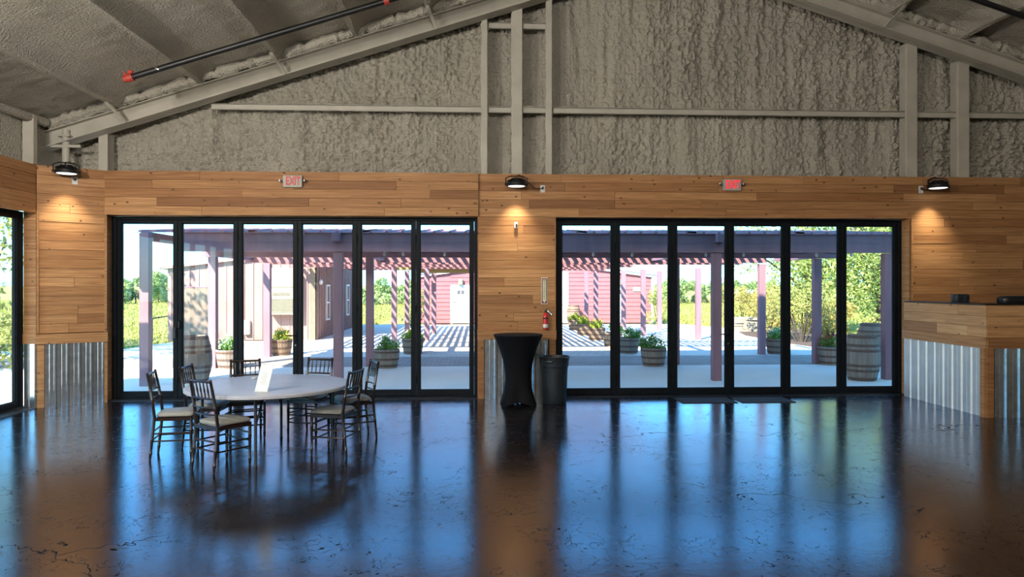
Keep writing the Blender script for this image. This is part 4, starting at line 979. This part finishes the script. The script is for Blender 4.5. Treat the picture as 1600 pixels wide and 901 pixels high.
# slatted part over the yard
sx0, sx1 = -6.1, WX(1196, RC); bxe = WX(494, 24.3) + .25
for Y, h in ((RC, .2), (RC + 1.7, .16), (RD, .2), (RD + 2.6, .16), (RE, .2)): MB().bbox(sx0 if Y < 24 else bxe, sx1 if Y < 22 else 5.2, Y - .07, Y + .07, 2.42, 2.42 + h).build('beam', 'slat', pg)
x = sx0; k = 0
while x < sx1:
    y1 = 24.0 if x < bxe else RE + .5 if x < 5.2 else RC + 2.0
    piece('slat', pg, (x, (RC - .3 + y1) / 2, 2.645), (.105, y1 - RC + .3, .04), 'slat'); x += .225
for xx in (WX(578, RB_), WX(1055, RB_), WX(1276, RB_), -5.9): MB().bbox(xx - .06, xx + .06, RB_, RC + .1, 2.47, 2.62).build('joist', 'post', pg)
MB().bbox(WX(655, 26.6), WX(760, 26.6), 26.5, 26.66, 2.27, 2.44).build('raw_beam', 'rawbeam', pg)
MB().bbox(WX(618, 24.6), WX(642, 24.6), 24.5, 24.62, 2.35, 2.52).build('raw_beam', 'rawbeam', pg)
# light string hung under the patio beam
sl = thing('string_lights', 'string of small white bulbs hung under the pergola beam', 'string lights', (0, 0, 0))
bpx = [601, 630, 695, 765, 835, 927, 988, 1046, 1103, 1162, 1221, 1276, 1330]
pts = []
for i in range(len(bpx) - 1):
    a, b = WX(bpx[i], 15.0), WX(bpx[i + 1], 15.0)
    for f in (0, .25, .5, .75): pts.append((a + (b - a) * f, 15.0, 2.56 - .05 * math.sin(math.pi * f)))
MB().tube(pts, .008, 5).build('cord', 'black', sl)
for p in bpx: MB().lathe([(.012, .09), (.016, .05), (.02, .045), (.03, .01), (.022, -.02), (.004, -.03)], 10, (WX(p, 15.0), 15.0, 2.47)).build('bulb', 'bulb', sl, True)

# ------------------------------------------------------------------ rose metal building, left
fxY = 24.3; bx1 = WX(494, fxY); bx0 = WX(262, fxY); by1 = 32.6
def htop(x): return 2.98 - (bx1 - x) * 0.125
rb = thing('metal_building', 'rose coloured ribbed metal building with air conditioner, behind the left doors', 'building', (0, 0, 0))
MB().loft([[(bx0, y, GZ), (bx1, y, GZ), (bx1, y, htop(bx1)), (bx0, y, htop(bx0))] for y in (fxY, by1)]).build('wall', 'pinkwall', rb)
m = MB(); x = bx0 + .1
while x < bx1 - .25:
    m.box(x, x + .035, fxY - .022, fxY + .01, GZ, htop(x) - .03); x += .30
m.build('wall_rib', 'pinkwall', rb)
m = MB(); y = fxY + .2
while y < by1:
    m.box(bx1 - .01, bx1 + .03, y, y + .06, GZ, 2.95); y += .27
m.build('wall_rib', 'pinkwall', rb)
MB().box(bx1 - .20, bx1 + .02, fxY - .03, fxY + .0, GZ, 2.97).box(bx1 - .02, bx1 + .025, fxY - .03, fxY + .12, GZ, 2.97).build('corner_trim', 'trimpale', rb)
MB().loft([[(bx0 - .2, y, htop(bx0) - .02), (bx1 + .12, y, htop(bx1) + .0), (bx1 + .12, y, htop(bx1) + .09), (bx0 - .2, y, htop(bx0) + .07)] for y in (fxY - .15, by1 + .1)]).build('roof', 'pinkwall', rb)
dx0, dx1 = WX(284, fxY), WX(326, fxY)
MB().bbox(dx0, dx1, fxY - .05, fxY, GZ, 1.74).build('shed_door', 'trimpale', rb)
MB().box(dx0, dx1, fxY - .06, fxY, 1.74, 1.78).box(dx1, dx1 + .04, fxY - .06, fxY, GZ, 1.78).build('door_frame', 'post', rb)
ax0, ax1 = WX(424, fxY), WX(467, fxY); z0, z1 = P(440, 491, fxY).z, P(440, 419, fxY).z
ac = MB().bbox(ax0, ax1, fxY - .42, fxY, z0, z1, .02).build('air_conditioner', 'cream', rb)
zz = lambda py: P(440, py, fxY - .42).z
g_ = MB()
for k in range(9): g_.box(ax0 + .08, ax1 - .06, fxY - .432, fxY - .42, zz(488) + .052 * k, zz(488) + .052 * k + .03)
g_.build('grille', 'cream_dark', ac)
MB().box(ax0, ax1, fxY - .428, fxY - .42, zz(449), zz(449) + .02).box(ax0 + .16, ax1 - .2, fxY - .428, fxY - .42, zz(462), zz(457)).build('panel_seam', 'cream_dark', ac)
ex = WX(387, fxY); MB().bbox(ex - .1, ex + .1, fxY - .14, fxY, P(387, 522, fxY).z, P(387, 500, fxY).z, .01).build('meter_box', 'whitepaint', rb)
for yw in (26.0, 28.3, 29.9):
    z0, z1 = .62, 1.78
    fr_ = MB().box(bx1 + .01, bx1 + .06, yw - .30, yw + .30, z0 - .06, z0).box(bx1 + .01, bx1 + .06, yw - .30, yw + .30, z1, z1 + .06).box(bx1 + .01, bx1 + .06, yw - .30, yw - .24, z0, z1).box(bx1 + .01, bx1 + .06, yw + .24, yw + .30, z0, z1).box(bx1 + .01, bx1 + .055, yw - .24, yw + .24, 1.17, 1.22).build('window', 'whitepaint', rb)
    MB().box(bx1 + .012, bx1 + .03, yw - .24, yw + .24, z0, z1).build('pane', 'darkglass', fr_)
MB().lathe([(0.02, -.08), (.07, -.05), (.08, .05), (.03, .1)], 12, (bx1 + .09, fxY + .28, 1.92)).build('porch_light', 'whitepaint', rb)

# ------------------------------------------------------------------ red barn
RY = 34.2
rx0, rx1 = WX(655, RY), WX(1019, RY); rxm = (rx0 + rx1) / 2
def rtop(x): return 2.95 - abs(x - rxm) * .135
rd = thing('red_barn', 'low red barn with lap siding, white doors and pale fascia, beyond the pergola', 'barn', (0, 0, 0))
MB().prism([(rx0, GZ), (rx1, GZ), (rx1, rtop(rx1)), (rxm, rtop(rxm)), (rx0, rtop(rx0))], 'y', RY, RY + 8).build('wall_core', 'redwall', rd)
z = GZ + .02
while z < 2.9:
    half = min((rx1 - rx0) / 2, (2.95 - z - .2) / .135)
    if half > .3:
        MB().loft([[(x, RY - .035, z), (x, RY, z), (x, RY, z + .2), (x, RY - .008, z + .2)] for x in (rxm - half, rxm + half)]).build('siding_board', 'redwall', rd)
    z += .2
for s in (-1, 1):
    xe = rxm + s * ((rx1 - rx0) / 2 + .25)
    MB().loft([[(xe, y, rtop(xe)), (rxm, y, rtop(rxm)), (rxm, y, rtop(rxm) + .15), (xe, y, rtop(xe) + .15)] for y in (RY - .14, RY - .06)]).build('fascia', 'whitepaint', rd)
    MB().loft([[(xe, y, rtop(xe) + .13), (rxm, y, rtop(rxm) + .13), (rxm, y, rtop(rxm) + .19), (xe, y, rtop(xe) + .19)] for y in (RY - .2, RY + 8.2)]).build('roof_slope', 'greyroof', rd)
    xc = rx0 if s < 0 else rx1; MB().box(xc - .05, xc + .05, RY - .06, RY + .05, GZ, rtop(xc)).build('corner_board', 'whitepaint', rd)
def barn_door(pa, pb, ptop, plate):
    a, b = WX(pa, RY), WX(pb, RY); zt_ = P(pa, ptop, RY).z
    fr_ = MB().box(a - .09, a, RY - .07, RY, GZ, zt_ + .09).box(b, b + .09, RY - .07, RY, GZ, zt_ + .09).box(a, b, RY - .07, RY, zt_, zt_ + .09).build('door_casing', 'whitepaint', rd)
    dr = MB().bbox(a, b, RY - .055, RY, GZ + .01, zt_, .01).build('door', 'whitepaint', rd)
    MB().lathe([(.02, -.03), (.035, 0), (.02, .03)], 10, (a + .09, RY - .09, 1.0)).build('knob', 'signgrey', dr)
    if plate:
        xm = WX(plate[0], RY)
        MB().box(xm - .17, xm - .02, RY - .062, RY - .055, P(0, plate[1] + 3, RY).z, P(0, plate[1] - 3.5, RY).z).box(xm + .02, xm + .17, RY - .062, RY - .055, P(0, plate[1] + 3, RY).z, P(0, plate[1] - 3.5, RY).z).build('door_plaque', 'signgrey', dr)
barn_door(707, 732, 448, (720, 457)); barn_door(962, 972, 448, (967, 457)); barn_door(868, 885, 427, None)
for px, py in ((720, 441), (968, 441)): MB().lathe([(.05, -.14), (.12, -.1), (.12, .12), (.05, .16)], 14, (WX(px, RY), RY - .12, P(px, py, RY).z)).build('barn_light', 'cream', rd)
xm = WX(995, RY); MB().bbox(xm - .2, xm + .2, RY - .06, RY - .03, 1.5, 1.72).build('wall_plaque', 'cream', rd)

# ------------------------------------------------------------------ small things outside
hr = thing('handrail', 'thin dark handrail beyond the leftmost glass pane', 'rail', (0, 0, 0))
a = G(238, 534); b = G(330, 524)
MB().tube([(a.x, a.y, GZ), (a.x, a.y, P(238, 497, a.y).z - .03), (a.x + .04, a.y, P(238, 497, a.y).z), (b.x - .04, b.y, P(330, 484, b.y).z), (b.x, b.y, P(330, 484, b.y).z - .04), (b.x, b.y, GZ)], .022, 8).build('rail_pipe', 'legmetal', hr, True)
sw = thing('limestone_stack', 'short stack of pale limestone blocks in the mulch bed', 'stones', (0, 0, 0))
g_ = G(1167, 519); r = random.Random(3)
for k in range(5):
    x = g_.x - .45
    while x < g_.x + .35:
        wd = r.uniform(.3, .5); piece('stone', sw, (x + wd / 2, g_.y + .3 + r.uniform(-.04, .04), GZ + .06 + .118 * k), (wd - .015, .34, .112), 'stone', r.uniform(-.04, .04)); x += wd
ds = thing('distant_shed', 'grey roofed shed far off on the meadow horizon', 'shed', (WX(1155, 160), 160, GZ - .12))
MB().box(-3.4, 3.4, 0, 6, 0, 2.2).build('wall', 'greyroof', ds)
MB().loft([[(-4.4, -1, 2.1), (4.4, -1, 2.1), (2.8, 3, 3.6), (-2.8, 3, 3.6)], [(-4.4, 7, 2.1), (4.4, 7, 2.1), (2.8, 3.05, 3.6), (-2.8, 3.05, 3.6)]]).build('roof', 'greyroof', ds)
# porch roof that shades the side door
pm = MB().box(-9.3, XL - .34, YB, 11.0, 3.35, 3.45)
for yy in (-8, -2, 4): pm.box(-9.2, -9.06, yy, yy + .14, GZ - .04, 3.35)
struct(pm.build('porch_roof', 'greyroof'))
